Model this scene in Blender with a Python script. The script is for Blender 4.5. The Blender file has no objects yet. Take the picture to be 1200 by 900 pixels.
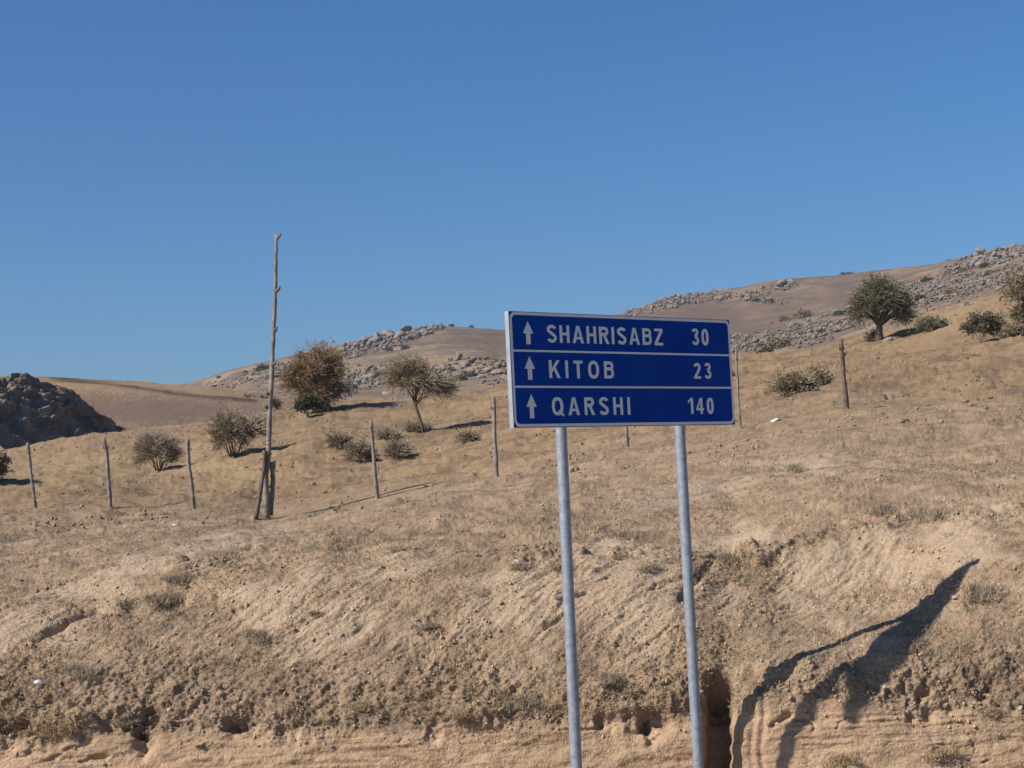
import bpy, bmesh, math, random
import numpy as np
from mathutils import Vector, Matrix
random.seed(7)
rng = np.random.default_rng(11)
S = bpy.context.scene
COL = S.collection
R = math.radians

# ------------------------------------------------------------------ camera
F = 2050.0                      # focal length in pixels of the 1200 px wide photograph
ROLL, PITCH, CAMZ = R(2.7), math.atan(156.0 / F), 2.3
fwd = Vector((0, math.cos(PITCH), math.sin(PITCH)))
up0 = Vector((0, -math.sin(PITCH), math.cos(PITCH)))
rt0 = Vector((1, 0, 0))
CR = math.cos(ROLL) * rt0 - math.sin(ROLL) * up0
CU = math.sin(ROLL) * rt0 + math.cos(ROLL) * up0
CAMP = Vector((0, 0, CAMZ))
cam = bpy.data.objects.new('camera', bpy.data.cameras.new('camera'))
cam.data.sensor_width = 36; cam.data.lens = 36 * F / 1200
cam.data.clip_start = 0.1; cam.data.clip_end = 9000
m = Matrix((CR, CU, -fwd)).transposed().to_4x4(); m.translation = CAMP
cam.matrix_world = m
COL.objects.link(cam); S.camera = cam

# ------------------------------------------------------------------ daylight
SUN_PHI, SUN_EL = R(27.0), R(39.8)   # shadows run towards (cos phi, sin phi)
to_sun = Vector((-math.cos(SUN_PHI) * math.cos(SUN_EL), -math.sin(SUN_PHI) * math.cos(SUN_EL), math.sin(SUN_EL)))
sun = bpy.data.objects.new('sun', bpy.data.lights.new('sun', 'SUN'))
sun.data.energy = 5.0; sun.data.angle = R(0.55); sun.data.color = (1.0, 0.93, 0.83)
sun.rotation_euler = to_sun.to_track_quat('Z', 'Y').to_euler()
COL.objects.link(sun)
W = bpy.data.worlds.new('World'); S.world = W; W.use_nodes = True
nt = W.node_tree
sky = nt.nodes.new('ShaderNodeTexSky'); sky.sky_type = 'NISHITA'; sky.sun_disc = False
sky.sun_elevation = SUN_EL; sky.sun_rotation = math.atan2(to_sun.x, to_sun.y)
sky.altitude = 0; sky.air_density = 1.05; sky.dust_density = 0.9; sky.ozone_density = 10
hs = nt.nodes.new('ShaderNodeHueSaturation'); hs.inputs['Saturation'].default_value = 1.12
nt.links.new(sky.outputs[0], hs.inputs['Color']); nt.links.new(hs.outputs[0], nt.nodes['Background'].inputs[0])
nt.nodes['Background'].inputs[1].default_value = 0.080
S.view_settings.view_transform = 'Standard'; S.view_settings.look = 'None'
S.view_settings.exposure = 0.4; S.view_settings.gamma = 1

# ------------------------------------------------------------------ projection helpers
def ray(px, py): return F * fwd + (px - 600) * CR - (py - 450) * CU
def at(px, py, Y):
    r = ray(px, py); return CAMP + r * (Y / r.y)
def project(P):
    D = P - np.array(CAMP)
    d = D @ np.array(fwd); d = np.where(np.abs(d) < 1e-3, 1e-3, d)
    px = 600 + F * (D @ np.array(CR)) / d
    py = 450 - F * (D @ np.array(CU)) / d
    bad = d < 0.5
    px[bad] = -9999; py[bad] = -9999
    return px, py

# ------------------------------------------------------------------ noise (numpy)
_p = {}
def _perm(seed):
    if seed not in _p:
        r = np.random.default_rng(seed); p = r.permutation(1024)
        a = r.random(1024) * 2 * np.pi
        _p[seed] = (np.concatenate([p, p]), np.cos(a), np.sin(a))
    return _p[seed]
def pn(x, y, seed=0):
    p, gx, gy = _perm(seed)
    xi = np.floor(x).astype(np.int64); yi = np.floor(y).astype(np.int64)
    xf = x - xi; yf = y - yi; xi &= 1023; yi &= 1023
    u = xf * xf * xf * (xf * (xf * 6 - 15) + 10); v = yf * yf * yf * (yf * (yf * 6 - 15) + 10)
    def g(ax, ay, dx, dy):
        h = p[p[(xi + ax) & 1023] + ((yi + ay) & 1023)]
        return gx[h] * dx + gy[h] * dy
    a = g(0, 0, xf, yf); b = g(1, 0, xf - 1, yf); c = g(0, 1, xf, yf - 1); d = g(1, 1, xf - 1, yf - 1)
    return ((a + u * (b - a)) * (1 - v) + (c + u * (d - c)) * v) * 1.5
def fbm(x, y, octv=4, seed=0, gain=.5):
    s = 0; a = 1.0; f = 1.0
    for i in range(octv):
        s = s + a * pn(x * f + 13.7 * i, y * f + 7.1 * i, seed + i); a *= gain; f *= 2.03
    return s
def billow(x, y, octv=3, seed=0, gain=.5):
    s = 0; a = 1.0; f = 1.0
    for i in range(octv):
        s = s + a * (np.abs(pn(x * f + 3.1 * i, y * f + 9.7 * i, seed + i)) * 2 - .55); a *= gain; f *= 2.1
    return s
def sm(a, b, x):
    t = np.clip((x - a) / (b - a), 0, 1); return t * t * (3 - 2 * t)

# ------------------------------------------------------------------ terrain: feature lines of the hillside
def line(Yd, pts):
    out = []
    for p in pts:
        Y = p[2] if len(p) > 2 else Yd
        P = at(p[0], p[1], Y); out.append((P.x / P.y, Y, P.z))
    out.sort(); return out
def flat(Y, z): return [(-5, Y, z), (5, Y, z)]
LINES = [
    (flat(13.30, 0.0), 6),
    (line(13.92, [(0, 935), (300, 935), (700, 935), (850, 930), (900, 925, 13.82), (940, 905, 13.80), (1000, 895, 13.80), (1100, 900, 13.80), (1170, 925, 13.80), (1250, 935, 13.80)]), 16),
    (line(14.16, [(-60, 862), (0, 862), (150, 858), (300, 850), (450, 852), (560, 846), (700, 838), (780, 836), (850, 826), (900, 820, 14.05), (980, 820, 14.02), (1100, 830, 14.02), (1200, 830, 14.02)]), 80),
    (line(14.40, [(-60, 808), (0, 808), (200, 806), (400, 805), (560, 800), (700, 792), (800, 783), (850, 786), (900, 778, 14.28), (1000, 773, 14.26), (1100, 775, 14.26), (1200, 765, 14.26)]), 62),
    (line(15.45, [(-60, 722), (0, 720), (100, 710), (200, 695), (330, 680), (450, 672), (600, 665), (720, 668), (800, 678), (850, 700), (930, 702), (1040, 686, 15.45), (1130, 646, 15.45), (1200, 632, 15.4)]), 170),
    (line(16.40, [(-60, 690), (0, 688), (100, 676), (200, 662), (330, 648), (450, 638), (600, 632), (720, 634), (800, 640), (860, 650), (900, 632), (960, 622), (1050, 614), (1120, 603), (1200, 590)]), 100),
    (line(23.0, [(-60, 640), (0, 638), (128, 634), (226, 630), (313, 626), (441, 606), (583, 590), (735, 568), (866, 550), (992, 530), (1200, 510)]), 120),
    (line(32.0, [(-60, 603), (0, 601), (40, 599), (128, 595), (226, 598), (313, 605), (380, 596), (441, 584), (583, 557), (735, 524), (866, 502), (992, 480), (1200, 470)]), 60),
    (line(45.0, [(-60, 586), (0, 584), (128, 578), (226, 576), (313, 572), (441, 558), (583, 528), (735, 498), (866, 470), (992, 450), (1100, 442), (1200, 436)]), 40),
    (line(70.0, [(-60, 552), (0, 548), (100, 546), (180, 552), (275, 530), (360, 512), (490, 509), (600, 492), (866, 444), (1000, 425), (1120, 405), (1200, 393)]), 46),
    (line(105.0, [(-60, 532), (0, 530), (40, 522), (150, 505), (250, 492), (330, 484), (400, 474), (470, 466), (560, 458), (600, 452), (700, 445), (860, 424), (960, 411), (1030, 394), (1080, 384), (1130, 362), (1200, 346), (1300, 330)]), 50),
    (line(128.0, [(-60, 550), (0, 540), (100, 526), (150, 515), (250, 497), (330, 487), (400, 482), (560, 470), (700, 462), (860, 446), (1000, 420), (1100, 400), (1200, 370)]), 16),
    (line(170.0, [(-60, 500), (0, 500), (100, 492), (200, 487), (330, 479), (420, 478), (560, 472), (700, 465), (860, 450), (1000, 425), (1100, 400), (1200, 365)]), 30),
    (line(230.0, [(-60, 440), (0, 442), (90, 445), (170, 449), (250, 454), (320, 463), (380, 472), (450, 474), (560, 468), (700, 458), (860, 440), (1000, 405), (1100, 370), (1200, 338)]), 34),
    (line(290.0, [(-60, 470), (0, 470), (170, 470), (250, 466), (300, 464), (380, 462), (450, 455), (560, 440), (590, 438), (700, 430), (860, 415), (960, 398), (1000, 385), (1100, 352), (1200, 328)]), 24),
    (line(400.0, [(-60, 490), (170, 490), (240, 470), (300, 452), (340, 445), (400, 441), (450, 428), (510, 411), (560, 410), (590, 414), (660, 414), (740, 404), (820, 398), (870, 396), (960, 380), (1040, 360), (1100, 332), (1200, 305)]), 60),
    (line(470.0, [(-60, 500), (170, 500), (240, 470), (300, 448), (400, 436), (450, 424), (510, 414), (560, 414), (590, 416), (660, 412), (740, 398), (820, 392), (870, 388), (960, 368), (1040, 345), (1100, 320), (1200, 298)]), 20),
    (line(620.0, [(-60, 480), (170, 462), (236, 449), (270, 437), (296, 432), (325, 426), (400, 409), (450, 400), (500, 391), (530, 388), (590, 392), (650, 391), (740, 368), (790, 352), (850, 346), (905, 335), (960, 330), (1000, 328), (1100, 319), (1150, 309), (1200, 300), (1300, 289)]), 80),
    (line(760.0, [(-60, 540), (170, 520), (400, 460), (600, 450), (900, 400), (1200, 360)]), 10),
    (flat(1000.0, 12.0), 6),
]
def umap(n, half):   # columns: dense in view, coarse outside
    inner = np.linspace(-half, half, n)
    ext = np.concatenate([half + np.arange(1, 46) * .0033, half + .147 + np.cumsum(np.geomspace(.003, .07, 20))])
    return np.concatenate([-ext[::-1], inner, ext])
U = umap(745, .300); NC = len(U)
def smooth_cols(a, w):
    k = np.exp(-np.linspace(-2, 2, 2 * w + 1) ** 2); k /= k.sum()
    return np.convolve(np.pad(a, w, mode='edge'), k, mode='valid')
KY, KZ = [], []
for i, (L, n) in enumerate(LINES):
    us = [a[0] for a in L]; kz = np.interp(U, us, [a[2] for a in L]); ky = np.interp(U, us, [a[1] for a in L])
    # soften the polyline without rounding the whole hill
    KZ.append(smooth_cols(kz, 9)); KY.append(smooth_cols(ky, 9))
KY = np.array(KY); KZ = np.array(KZ)
# monotone cubic (pchip) down each column; parameter = chord length so steep faces behave
T = np.concatenate([np.zeros((1, NC)), np.cumsum(np.sqrt(np.diff(KY, axis=0) ** 2 + np.diff(KZ, axis=0) ** 2), axis=0)])
def pchip_slopes(T, V):
    h = np.diff(T, axis=0); d = np.diff(V, axis=0) / h
    M = np.zeros_like(V)
    w1 = 2 * h[1:] + h[:-1]; w2 = h[1:] + 2 * h[:-1]
    same = d[1:] * d[:-1] > 0
    with np.errstate(divide='ignore', invalid='ignore'):
        hm = (w1 + w2) / (w1 / d[:-1] + w2 / d[1:])
    M[1:-1] = np.where(same, hm, 0); M[0] = d[0]; M[-1] = d[-1]
    return M
MY, MZ = pchip_slopes(T, KY), pchip_slopes(T, KZ)
rowsY, rowsZ, rowsS, rowK = [], [], [], []
for k in range(len(LINES) - 1):
    n = LINES[k + 1][1]
    for j in range(n + (1 if k == len(LINES) - 2 else 0)):
        t = j / n; h = T[k + 1] - T[k]
        h00 = 2 * t ** 3 - 3 * t ** 2 + 1; h10 = t ** 3 - 2 * t ** 2 + t; h01 = -2 * t ** 3 + 3 * t ** 2; h11 = t ** 3 - t ** 2
        rowsY.append(h00 * KY[k] + h10 * h * MY[k] + h01 * KY[k + 1] + h11 * h * MY[k + 1])
        rowsZ.append(h00 * KZ[k] + h10 * h * MZ[k] + h01 * KZ[k + 1] + h11 * h * MZ[k + 1])
        rowsS.append(T[k] + t * h); rowK.append(k + t)
GY, GZ, GS = np.array(rowsY), np.array(rowsZ), np.array(rowsS); GK = np.array(rowK)[:, None] * np.ones((1, NC))
GX = GY * U[None, :]
NR = GY.shape[0]
P = np.stack([GX, GY, GZ], -1)
def normals(P):
    a = np.gradient(P, axis=1); b = np.gradient(P, axis=0)
    n = np.cross(a, b); n /= np.linalg.norm(n, axis=-1, keepdims=True) + 1e-9
    return n
PX, PY = project(P.reshape(-1, 3)); PX = PX.reshape(NR, NC); PY = PY.reshape(NR, NC)
WX = fbm(GX * 4.5 + 50, GS * 4.5, 3, 301, .6) * .9; WY = fbm(GX * 4.5, GS * 4.5 + 50, 3, 305, .6) * .9
def blob(px, py, rx, ry, ang=0, k0=0, k1=99):
    c, s = math.cos(R(ang)), math.sin(R(ang)); dx = PX + WX * min(rx, 14) - px; dy = PY + WY * min(ry, 10) - py
    a = (dx * c - dy * s) / rx; b = (dx * s + dy * c) / ry
    return np.exp(-(a * a + b * b)) * ((GK >= k0) & (GK <= k1))
def pdist(pts, k0=0, k1=99):
    d = np.full(PX.shape, 1e6)
    for (x0, y0), (x1, y1) in zip(pts[:-1], pts[1:]):
        vx, vy = x1 - x0, y1 - y0; t = np.clip(((PX - x0) * vx + (PY - y0) * vy) / (vx * vx + vy * vy), 0, 1)
        d = np.minimum(d, np.hypot(PX - x0 - t * vx, PY - y0 - t * vy))
    d[(GK < k0) | (GK > k1)] = 1e6
    return d
x, s = GX, GS
N0 = normals(P)
# masks
cut = sm(.35, .8, GK) * (1 - sm(1.78, 2.05, GK))
crumb = sm(1.9, 2.1, GK) * (1 - sm(2.9, 3.25, GK))
bank = sm(2.0, 2.5, GK) * (1 - sm(5.0, 5.6, GK))
slope = sm(3.6, 5.0, GK) * (1 - sm(8.5, 9.5, GK))
near = sm(.2, .9, GK)
mid = sm(6.5, 8, GK); far = sm(11.5, 12.5, GK)
warp = fbm(x * .7, s * .7, 3, 5) * .35
# exposed bare soil patches (measured places)
bare = np.zeros_like(x)
for a in [(640, 700, 95, 48, 25), (700, 660, 60, 30, 20), (560, 725, 50, 22, 20), (760, 690, 60, 40, 30), (1000, 665, 110, 42, 15), (1120, 630, 70, 30, 30),
          (930, 690, 40, 30, 0), (40, 725, 60, 25, 25), (130, 700, 60, 18, 25), (330, 700, 60, 26, 30), (460, 665, 60, 20, 20), (390, 740, 50, 20, 30), (850, 640, 60, 25, 0)]:
    bare = np.maximum(bare, blob(*a, 2.6, 7.0))
bare = sm(.15, .65, bare + .55 * fbm(x * 1.6, s * 1.6, 4, 31))
path = np.maximum.reduce([blob(1090, 462, 130, 9, 2, 6, 10), blob(1180, 458, 60, 8, 0, 6, 10), blob(200, 655, 170, 13, 14, 4.5, 7), blob(880, 625, 60, 16, 5, 4.5, 7),
                          blob(950, 545, 60, 12, 0, 4.5, 8), blob(820, 575, 90, 14, 10, 4.5, 8)])
path = sm(.3, .8, path + .3 * fbm(x * 1.1, s * 1.1, 4, 37))
# displacement
disp = np.zeros_like(x)
disp += bank * .045 * fbm(x * .9, s * .9, 3, 1)
a_ = (x * .68 + s * .73) ; b_ = (x * .73 - s * .68)            # rills run down the bank, leaning right
big = fbm(x * .9 + 9, s * .9, 3, 340) * .07
b_ = b_ + big; rill = fbm(b_ * 4.6 + warp * 1.5, a_ * 1.5, 5, 3, .6)
disp += bank * (.010 + .011 * bare) * rill * (.5 + sm(-.3, .3, fbm(x * 1.2, s * 1.2, 2, 330)))
rid = (1 - np.abs(pn(b_ * 3.0 + warp * 1.2, a_ * 1.1, 77)) * 2.6) * sm(-.2, .3, pn(x * 1.3, s * 1.3, 78))
disp -= bank * (.2 + .8 * bare) * .020 * sm(.5, 1, rid)
clod = sm(-.25, .35, fbm(x * 1.3, s * 1.3, 3, 41))
fine = near * (1 - mid)
amp_clod = fine * (.35 + .65 * clod) * (1 - .75 * bare * bank) * (1 - .8 * cut) * (1 - .6 * path)
disp += amp_clod * (.019 * fbm(x * 5.5, s * 5.5, 5, 11, .72) + .006 * np.clip(fbm(x * 17, s * 15, 3, 12, .7) * 2.2, -1, 1))
disp += bank * .010 * fbm(b_ * 14 + warp * 4, a_ * 3.2, 3, 17, .6)
disp += amp_clod * .007 * fbm(x * 28, s * 26, 2, 15, .7)
disp += fine * (1 - .6 * cut) * .006 * fbm(x * 40, s * 40, 2, 19, .8)
# crumbly turf edge above the cut: lumps and undercut pockets
disp += crumb * (.036 * fbm(x * 3.2, s * 4.0, 5, 23, .68) + .008 * billow(x * 9, s * 9, 2, 24))
pocket = np.exp(-((GK - 1.93) / .17) ** 2) * sm(.05, .42, fbm(x * 1.9, s * .6, 3, 29))
disp -= .05 * pocket * (1 + fbm(x * 7, s * 7, 3, 310))
for a in [(20, 850, 26, 8, 0), (150, 848, 14, 10, 20), (172, 848, 9, 26, -15), (282, 850, 12, 12, 0), (762, 852, 10, 13, 0), (1022, 806, 8, 8, 0), (1158, 806, 9, 9, 0), (1080, 815, 7, 7, 0)]:
    disp -= (.15 if a[0] < 800 else .07) * blob(*a, 1.0, 3.2) * (1 + .6 * fbm(x * 9, s * 9, 3, 311))
for a in [(60, 842, 22, 12), (100, 842, 20, 10), (560, 838, 40, 10), (700, 815, 30, 12), (790, 812, 18, 18), (740, 835, 20, 10), (880, 652, 26, 13, 0)]:
    disp += (.10 if a[1] > 700 else .16) * blob(*a[:4], 0, 1.6, 6)
# machine-cut face: level scour lines, cracks
cutz = GZ + .02 * fbm(x * .6, s * 0 + 1, 2, 60)
scour = sm(-.15, .35, pn(x * .9, cutz * 3 + 9, 67))
disp += cut * (scour * (.009 * pn(x * .35, cutz * 22, 61) + .006 * pn(x * .7, cutz * 47, 62)) + .030 * fbm(x * 1.4, cutz * 3.5, 5, 63, .6))
crk = np.abs(pn(x * 1.7 + .30 * fbm(x * 3, cutz * 7, 3, 64), cutz * .8, 65))
disp -= cut * .028 * (1 - sm(0, .03, crk)) * sm(-.1, .3, pn(x * .8, cutz * 2, 66))
# deep washed-out fissure beside the right sign leg and three small flutes
gx = 838 + 5 * pn(PY / 22., PY * 0 + 3, 70)
disp -= .40 * np.exp(-((PX - gx - 3) / 13) ** 4) * sm(1.0, 1.3, GK + .3 * (PY > 890)) * (1 - sm(2.7, 3.0, GK)) 
disp -= .40 * np.exp(-((PX - gx - 3) / 13) ** 4) * sm(0, .4, GK) * (1 - sm(1.0, 1.3, GK + .3 * (PY > 890)))
for gxx, d in [(866, .05), (882, .04), (893, .05), (858, .04)]:
    disp -= .5 * d * np.exp(-((PX - gxx - 2 * np.sin(PY / 13)) / 3.2) ** 2) * sm(.2, .8, GK) * (1 - sm(2.2, 2.7, GK))
# grooves and little ledges
def groove(pts, d, w, k0, k1):
    global disp
    dd = pdist(pts, k0, k1); wob = 1 + .5 * pn(x * 6, s * 6, 81)
    disp -= d * np.exp(-(dd / (w * wob)) ** 2)
groove([(42, 750), (78, 728), (112, 712)], .13, 3.2, 2, 6)
groove([(150, 705), (175, 712), (215, 700)], .10, 7, 2, 7)
groove([(225, 660), (262, 648), (295, 640)], .12, 4, 4, 7)
groove([(313, 640), (350, 632)], .10, 3, 4, 7)
groove([(640, 735), (662, 722)], .05, 2.5, 2, 6); groove([(655, 705), (688, 695)], .05, 2, 2, 6)
groove([(905, 850), (925, 838)], .05, 3, 0, 3); groove([(800, 700), (840, 655)], .06, 5, 2, 6)
groove([(20, 610), (190, 596)], .10, 3, 6.6, 8.4); groove([(300, 560), (520, 540)], .10, 4, 7, 9)
groove([(560, 558), (640, 550), (700, 536)], .12, 3, 5, 8); groove([(860, 437), (885, 432), (915, 431), (950, 427), (985, 424)], .22, 1.6, 8, 10)
groove([(995, 436), (1040, 431), (1100, 432)], .25, 1.8, 8, 10); groove([(700, 490), (760, 478)], .15, 1.5, 7, 10); groove([(1010, 408), (1060, 404)], .12, 1.5, 8, 10)
groove([(1040, 465), (1065, 462)], .2, 2, 6, 9)
# crumbling upper edges of the bare scarps
sc = np.exp(-(pdist([(905, 642), (960, 626), (1040, 614), (1120, 603), (1195, 592)], 4.2, 6.6) / 9) ** 2) + .8 * np.exp(-(pdist([(590, 655), (660, 648), (740, 650), (800, 652)], 4.0, 6.4) / 7) ** 2)
disp += sc * (.045 * fbm(x * 5, s * 5, 4, 350, .65) + .02)
# hill relief
disp += slope * (.10 * fbm(x * .35, s * .35, 4, 90) + .04 * fbm(x * 2, s * 2, 3, 96))
disp += mid * (1 - far) * (.13 * fbm(x * .5, s * .5, 5, 91, .62) + .22 * fbm(x * .12, s * .12, 3, 92))
m1 = far * (1 - sm(13.2, 14, GK)); disp += m1 * (.25 * fbm(x * .12, s * .12, 4, 93))
m2 = sm(13.4, 14.2, GK)
disp += m2 * .5 * (.9 * fbm(x * .05, s * .05, 6, 94, .6) + .9 * fbm(x * .018, s * .018, 3, 95))
hump = sm(300, 325, PX) * (1 - sm(470, 540, PX)); hy = sm(30.05, 31.6, GY) * (1 - sm(33, 41, GY)); disp *= 1 - .85 * hump * sm(29.3, 29.9, GY) * (1 - sm(32, 34, GY)); disp += .16 * hump * hy
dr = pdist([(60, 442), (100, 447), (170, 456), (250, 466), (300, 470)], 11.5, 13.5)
disp += .10 * np.exp(-(dr / 2.0) ** 2) * fbm(x * .8, s * .8, 3, 141)
groove([(290, 463), (330, 464)], .8, 1.5, 11, 13.6)
P = P + N0 * disp[..., None]

# ---- base colour of soil, turf, scrub (no light or shade in it)
def c3(*v): return np.array(v)
def lerp(a, b, t): return a * (1 - t[..., None]) + b * t[..., None]
n1 = fbm(x * 1.5, s * 1.5, 5, 101, .6); n2 = fbm(x * 6, s * 6, 4, 105, .65); n3 = fbm(x * .35, s * .35, 4, 109)
alb = np.ones(P.shape) * c3(.345, .245, .160)
alb = lerp(alb, c3(.235, .170, .112), sm(-.1, .6, n1 + .5 * n2) * .7)                      # dry weeds
alb = lerp(alb, c3(.42, .305, .20), sm(.0, .7, -n1 + .4 * n2) * .6)                       # bare crumbs
alb = lerp(alb, c3(.20, .165, .115), sm(.35, .75, n2 * .8 + n3 * .5 + .08) * .55 * (1 - bare))      # grey-green low weeds
alb = lerp(alb, c3(.48, .365, .25), bare * bank * .7)
alb = lerp(alb, c3(.45, .345, .245), path * .7)
alb = lerp(alb, c3(.47, .325, .205) * (1 + .12 * fbm(x * .8, cutz * 9, 4, 111))[..., None], cut * .92)
alb = lerp(alb, c3(.24, .185, .125), np.clip(sc, 0, 1) * sm(-.3, .3, n2) * .6)
alb = lerp(alb, c3(.26, .19, .125), crumb * .35 * sm(-.3, .3, n2))
# beyond the fence
f1 = fbm(x * .10, s * .10, 4, 115); f2 = fbm(x * .5, s * .5, 4, 119, .6)
midc = lerp(np.ones(P.shape) * c3(.315, .215, .122), c3(.19, .135, .09), sm(-.1, .6, f2 + .3 * f1) * .8)
midc = lerp(midc, c3(.15, .12, .08), sm(.3, .7, fbm(x * .9, s * .9, 4, 140, .65)) * .6)
gold = np.maximum.reduce([blob(90, 545, 120, 22, 4, 7, 10.5), blob(260, 555, 60, 20, 0, 7, 10), blob(200, 458, 170, 9, -3, 11.5, 13.6), blob(540, 425, 60, 9, -4, 13.4, 16), blob(410, 440, 50, 8, 8, 13.4, 17), blob(1120, 375, 80, 16, 20, 9, 10.6) * .6])
midc = lerp(midc, c3(.37, .265, .145), sm(.15, .8, gold + .45 * f2) * .75)
midc = lerp(midc, c3(.25, .155, .092), np.clip(blob(990, 440, 170, 13, 2, 8, 10) + blob(700, 470, 150, 10, 5, 8, 10), 0, 1) * sm(-.3, .4, f2) * .8)
midc = lerp(midc, c3(.17, .12, .088), np.clip(blob(210, 485, 150, 19, -3, 10.8, 12.9) * 1.5, 0, 1) * .9)
farc = lerp(np.ones(P.shape) * c3(.235, .172, .118), c3(.165, .12, .092), sm(-.3, .5, f1))
fs = fbm(x * .06, s * .06, 5, 125, .6)
farc = lerp(farc, c3(.32, .235, .15), sm(.1, .6, fs))
farc = lerp(farc, c3(.14, .105, .08), sm(.15, .6, fbm(x * .22, s * .22, 4, 142, .65)) * .55)
for a, w in [((590, 395, 80, 12, 0), .8), ((800, 375, 90, 18, 10), .8), ((960, 350, 90, 20, 12), .6), ((880, 385, 60, 9, 0), .8)]:
    farc = lerp(farc, c3(.15, .108, .082), np.clip(blob(*a, 13.6, 18) * 1.3, 0, 1) * w)
farc = lerp(farc, c3(.36, .26, .15), sm(.2, .8, gold) * .8)
alb = lerp(alb, midc, sm(6.6, 7.6, GK + .4 * n3)); alb = lerp(alb, farc, sm(13.2, 13.7, GK))
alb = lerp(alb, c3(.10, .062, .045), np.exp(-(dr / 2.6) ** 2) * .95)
alb = alb * c3(.79, .78, .785)
alb = np.clip(alb * (1 + .10 * fbm(x * 14, s * 14, 2, 130))[..., None], .02, .8)

# ------------------------------------------------------------------ materials
def mat(name, base=(.5, .5, .5), rough=.9, metal=0, spec=.3, noise=None, bump=None, island=0, attr=None, c2=None, trans=0):
    M = bpy.data.materials.new(name); M.use_nodes = True; n = M.node_tree; b = n.nodes['Principled BSDF']
    b.inputs['Roughness'].default_value = rough; b.inputs['Metallic'].default_value = metal
    b.inputs['Specular IOR Level'].default_value = spec
    col = None
    if attr:
        a = n.nodes.new('ShaderNodeAttribute'); a.attribute_name = attr; col = a.outputs['Color']
    tc = n.nodes.new('ShaderNodeTexCoord')
    if c2 or noise or bump:
        scale = (noise or bump)[0]
        ns = n.nodes.new('ShaderNodeTexNoise'); ns.inputs['Scale'].default_value = scale
        ns.inputs['Detail'].default_value = 6; ns.inputs['Roughness'].default_value = .65
        n.links.new(tc.outputs['Object'], ns.inputs['Vector'])
        if c2:
            rp = n.nodes.new('ShaderNodeMapRange'); rp.inputs['From Min'].default_value = .35; rp.inputs['From Max'].default_value = .65
            src = ns.outputs['Fac']
            if island:
                g = n.nodes.new('ShaderNodeNewGeometry'); mx0 = n.nodes.new('ShaderNodeMath'); mx0.operation = 'MULTIPLY_ADD'
                n.links.new(g.outputs['Random Per Island'], mx0.inputs[0]); mx0.inputs[1].default_value = island; mx0.inputs[2].default_value = 0
                ad = n.nodes.new('ShaderNodeMath'); ad.operation = 'ADD'; n.links.new(mx0.outputs[0], ad.inputs[0])
                mb = n.nodes.new('ShaderNodeMath'); mb.operation = 'MULTIPLY'; mb.inputs[1].default_value = 1 - island * .5
                n.links.new(src, mb.inputs[0]); n.links.new(mb.outputs[0], ad.inputs[1]); src = ad.outputs[0]
            n.links.new(src, rp.inputs['Value'])
            mx = n.nodes.new('ShaderNodeMix'); mx.data_type = 'RGBA'
            mx.inputs['A'].default_value = (*base, 1); mx.inputs['B'].default_value = (*c2, 1)
            n.links.new(rp.outputs[0], mx.inputs['Factor']); col = mx.outputs['Result']
        elif noise and col is not None:
            rp = n.nodes.new('ShaderNodeMapRange'); rp.inputs['To Min'].default_value = 1 - noise[1]; rp.inputs['To Max'].default_value = 1 + noise[1]
            rp.inputs['From Min'].default_value = .3; rp.inputs['From Max'].default_value = .7
            n.links.new(ns.outputs['Fac'], rp.inputs['Value'])
            vm = n.nodes.new('ShaderNodeVectorMath'); vm.operation = 'SCALE'
            n.links.new(col, vm.inputs[0]); n.links.new(rp.outputs[0], vm.inputs['Scale']); col = vm.outputs[0]
        if bump:
            nb = n.nodes.new('ShaderNodeTexNoise'); nb.inputs['Scale'].default_value = bump[0]; nb.inputs['Detail'].default_value = 5
            n.links.new(tc.outputs['Object'], nb.inputs['Vector'])
            bp = n.nodes.new('ShaderNodeBump'); bp.inputs['Strength'].default_value = bump[1]; bp.inputs['Distance'].default_value = bump[2]
            n.links.new(nb.outputs['Fac'], bp.inputs['Height']); n.links.new(bp.outputs[0], b.inputs['Normal'])
    if col is not None: n.links.new(col, b.inputs['Base Color'])
    else: b.inputs['Base Color'].default_value = (*base, 1)
    if trans:
        tr = n.nodes.new('ShaderNodeBsdfTranslucent'); ms = n.nodes.new('ShaderNodeMixShader'); ms.inputs[0].default_value = trans
        if col is not None: n.links.new(col, tr.inputs[0])
        else: tr.inputs[0].default_value = (*base, 1)
        n.links.new(b.outputs[0], ms.inputs[1]); n.links.new(tr.outputs[0], ms.inputs[2])
        n.links.new(ms.outputs[0], n.nodes['Material Output'].inputs[0])
    return M
M_soil = mat('dry_soil', attr='albedo', noise=(45, .30), bump=(70, .9, .014), rough=1, spec=.1)
M_rock = mat('grey_granite', base=(.16, .135, .115), c2=(.29, .25, .21), noise=(1.2, 1), bump=(2.5, .8, .12), spec=.15)
M_rock_far = mat('weathered_granite', base=(.085, .074, .066), c2=(.215, .182, .152), noise=(.9, 1), bump=(1.6, 1, .5), spec=.12, island=.5)
M_rock_dark = mat('shade_dark_rock', base=(.075, .058, .043), c2=(.26, .195, .135), noise=(.35, 1), bump=(1.5, .9, .2), spec=.12)  # outcrop's shade worked into the rock tone; lighter mix for brown grass, lit facets
M_pale = mat('pale_limestone', base=(.52, .46, .38), c2=(.66, .60, .52), noise=(12, 1), bump=(30, .5, .01), spec=.2)
M_litter = mat('white_plastic', base=(.74, .74, .73), rough=.5, c2=(.82, .82, .81), noise=(30, 1))
M_clod = mat('soil_clod', base=(.23, .17, .115), c2=(.42, .31, .21), noise=(3, 1), island=.6, rough=1, spec=.08)
M_clod_dark = mat('dark_clod', base=(.10, .075, .05), c2=(.27, .20, .135), noise=(3, 1), island=.6, rough=1, spec=.08)  # darker tone than the bank clods, varied per clod
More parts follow.
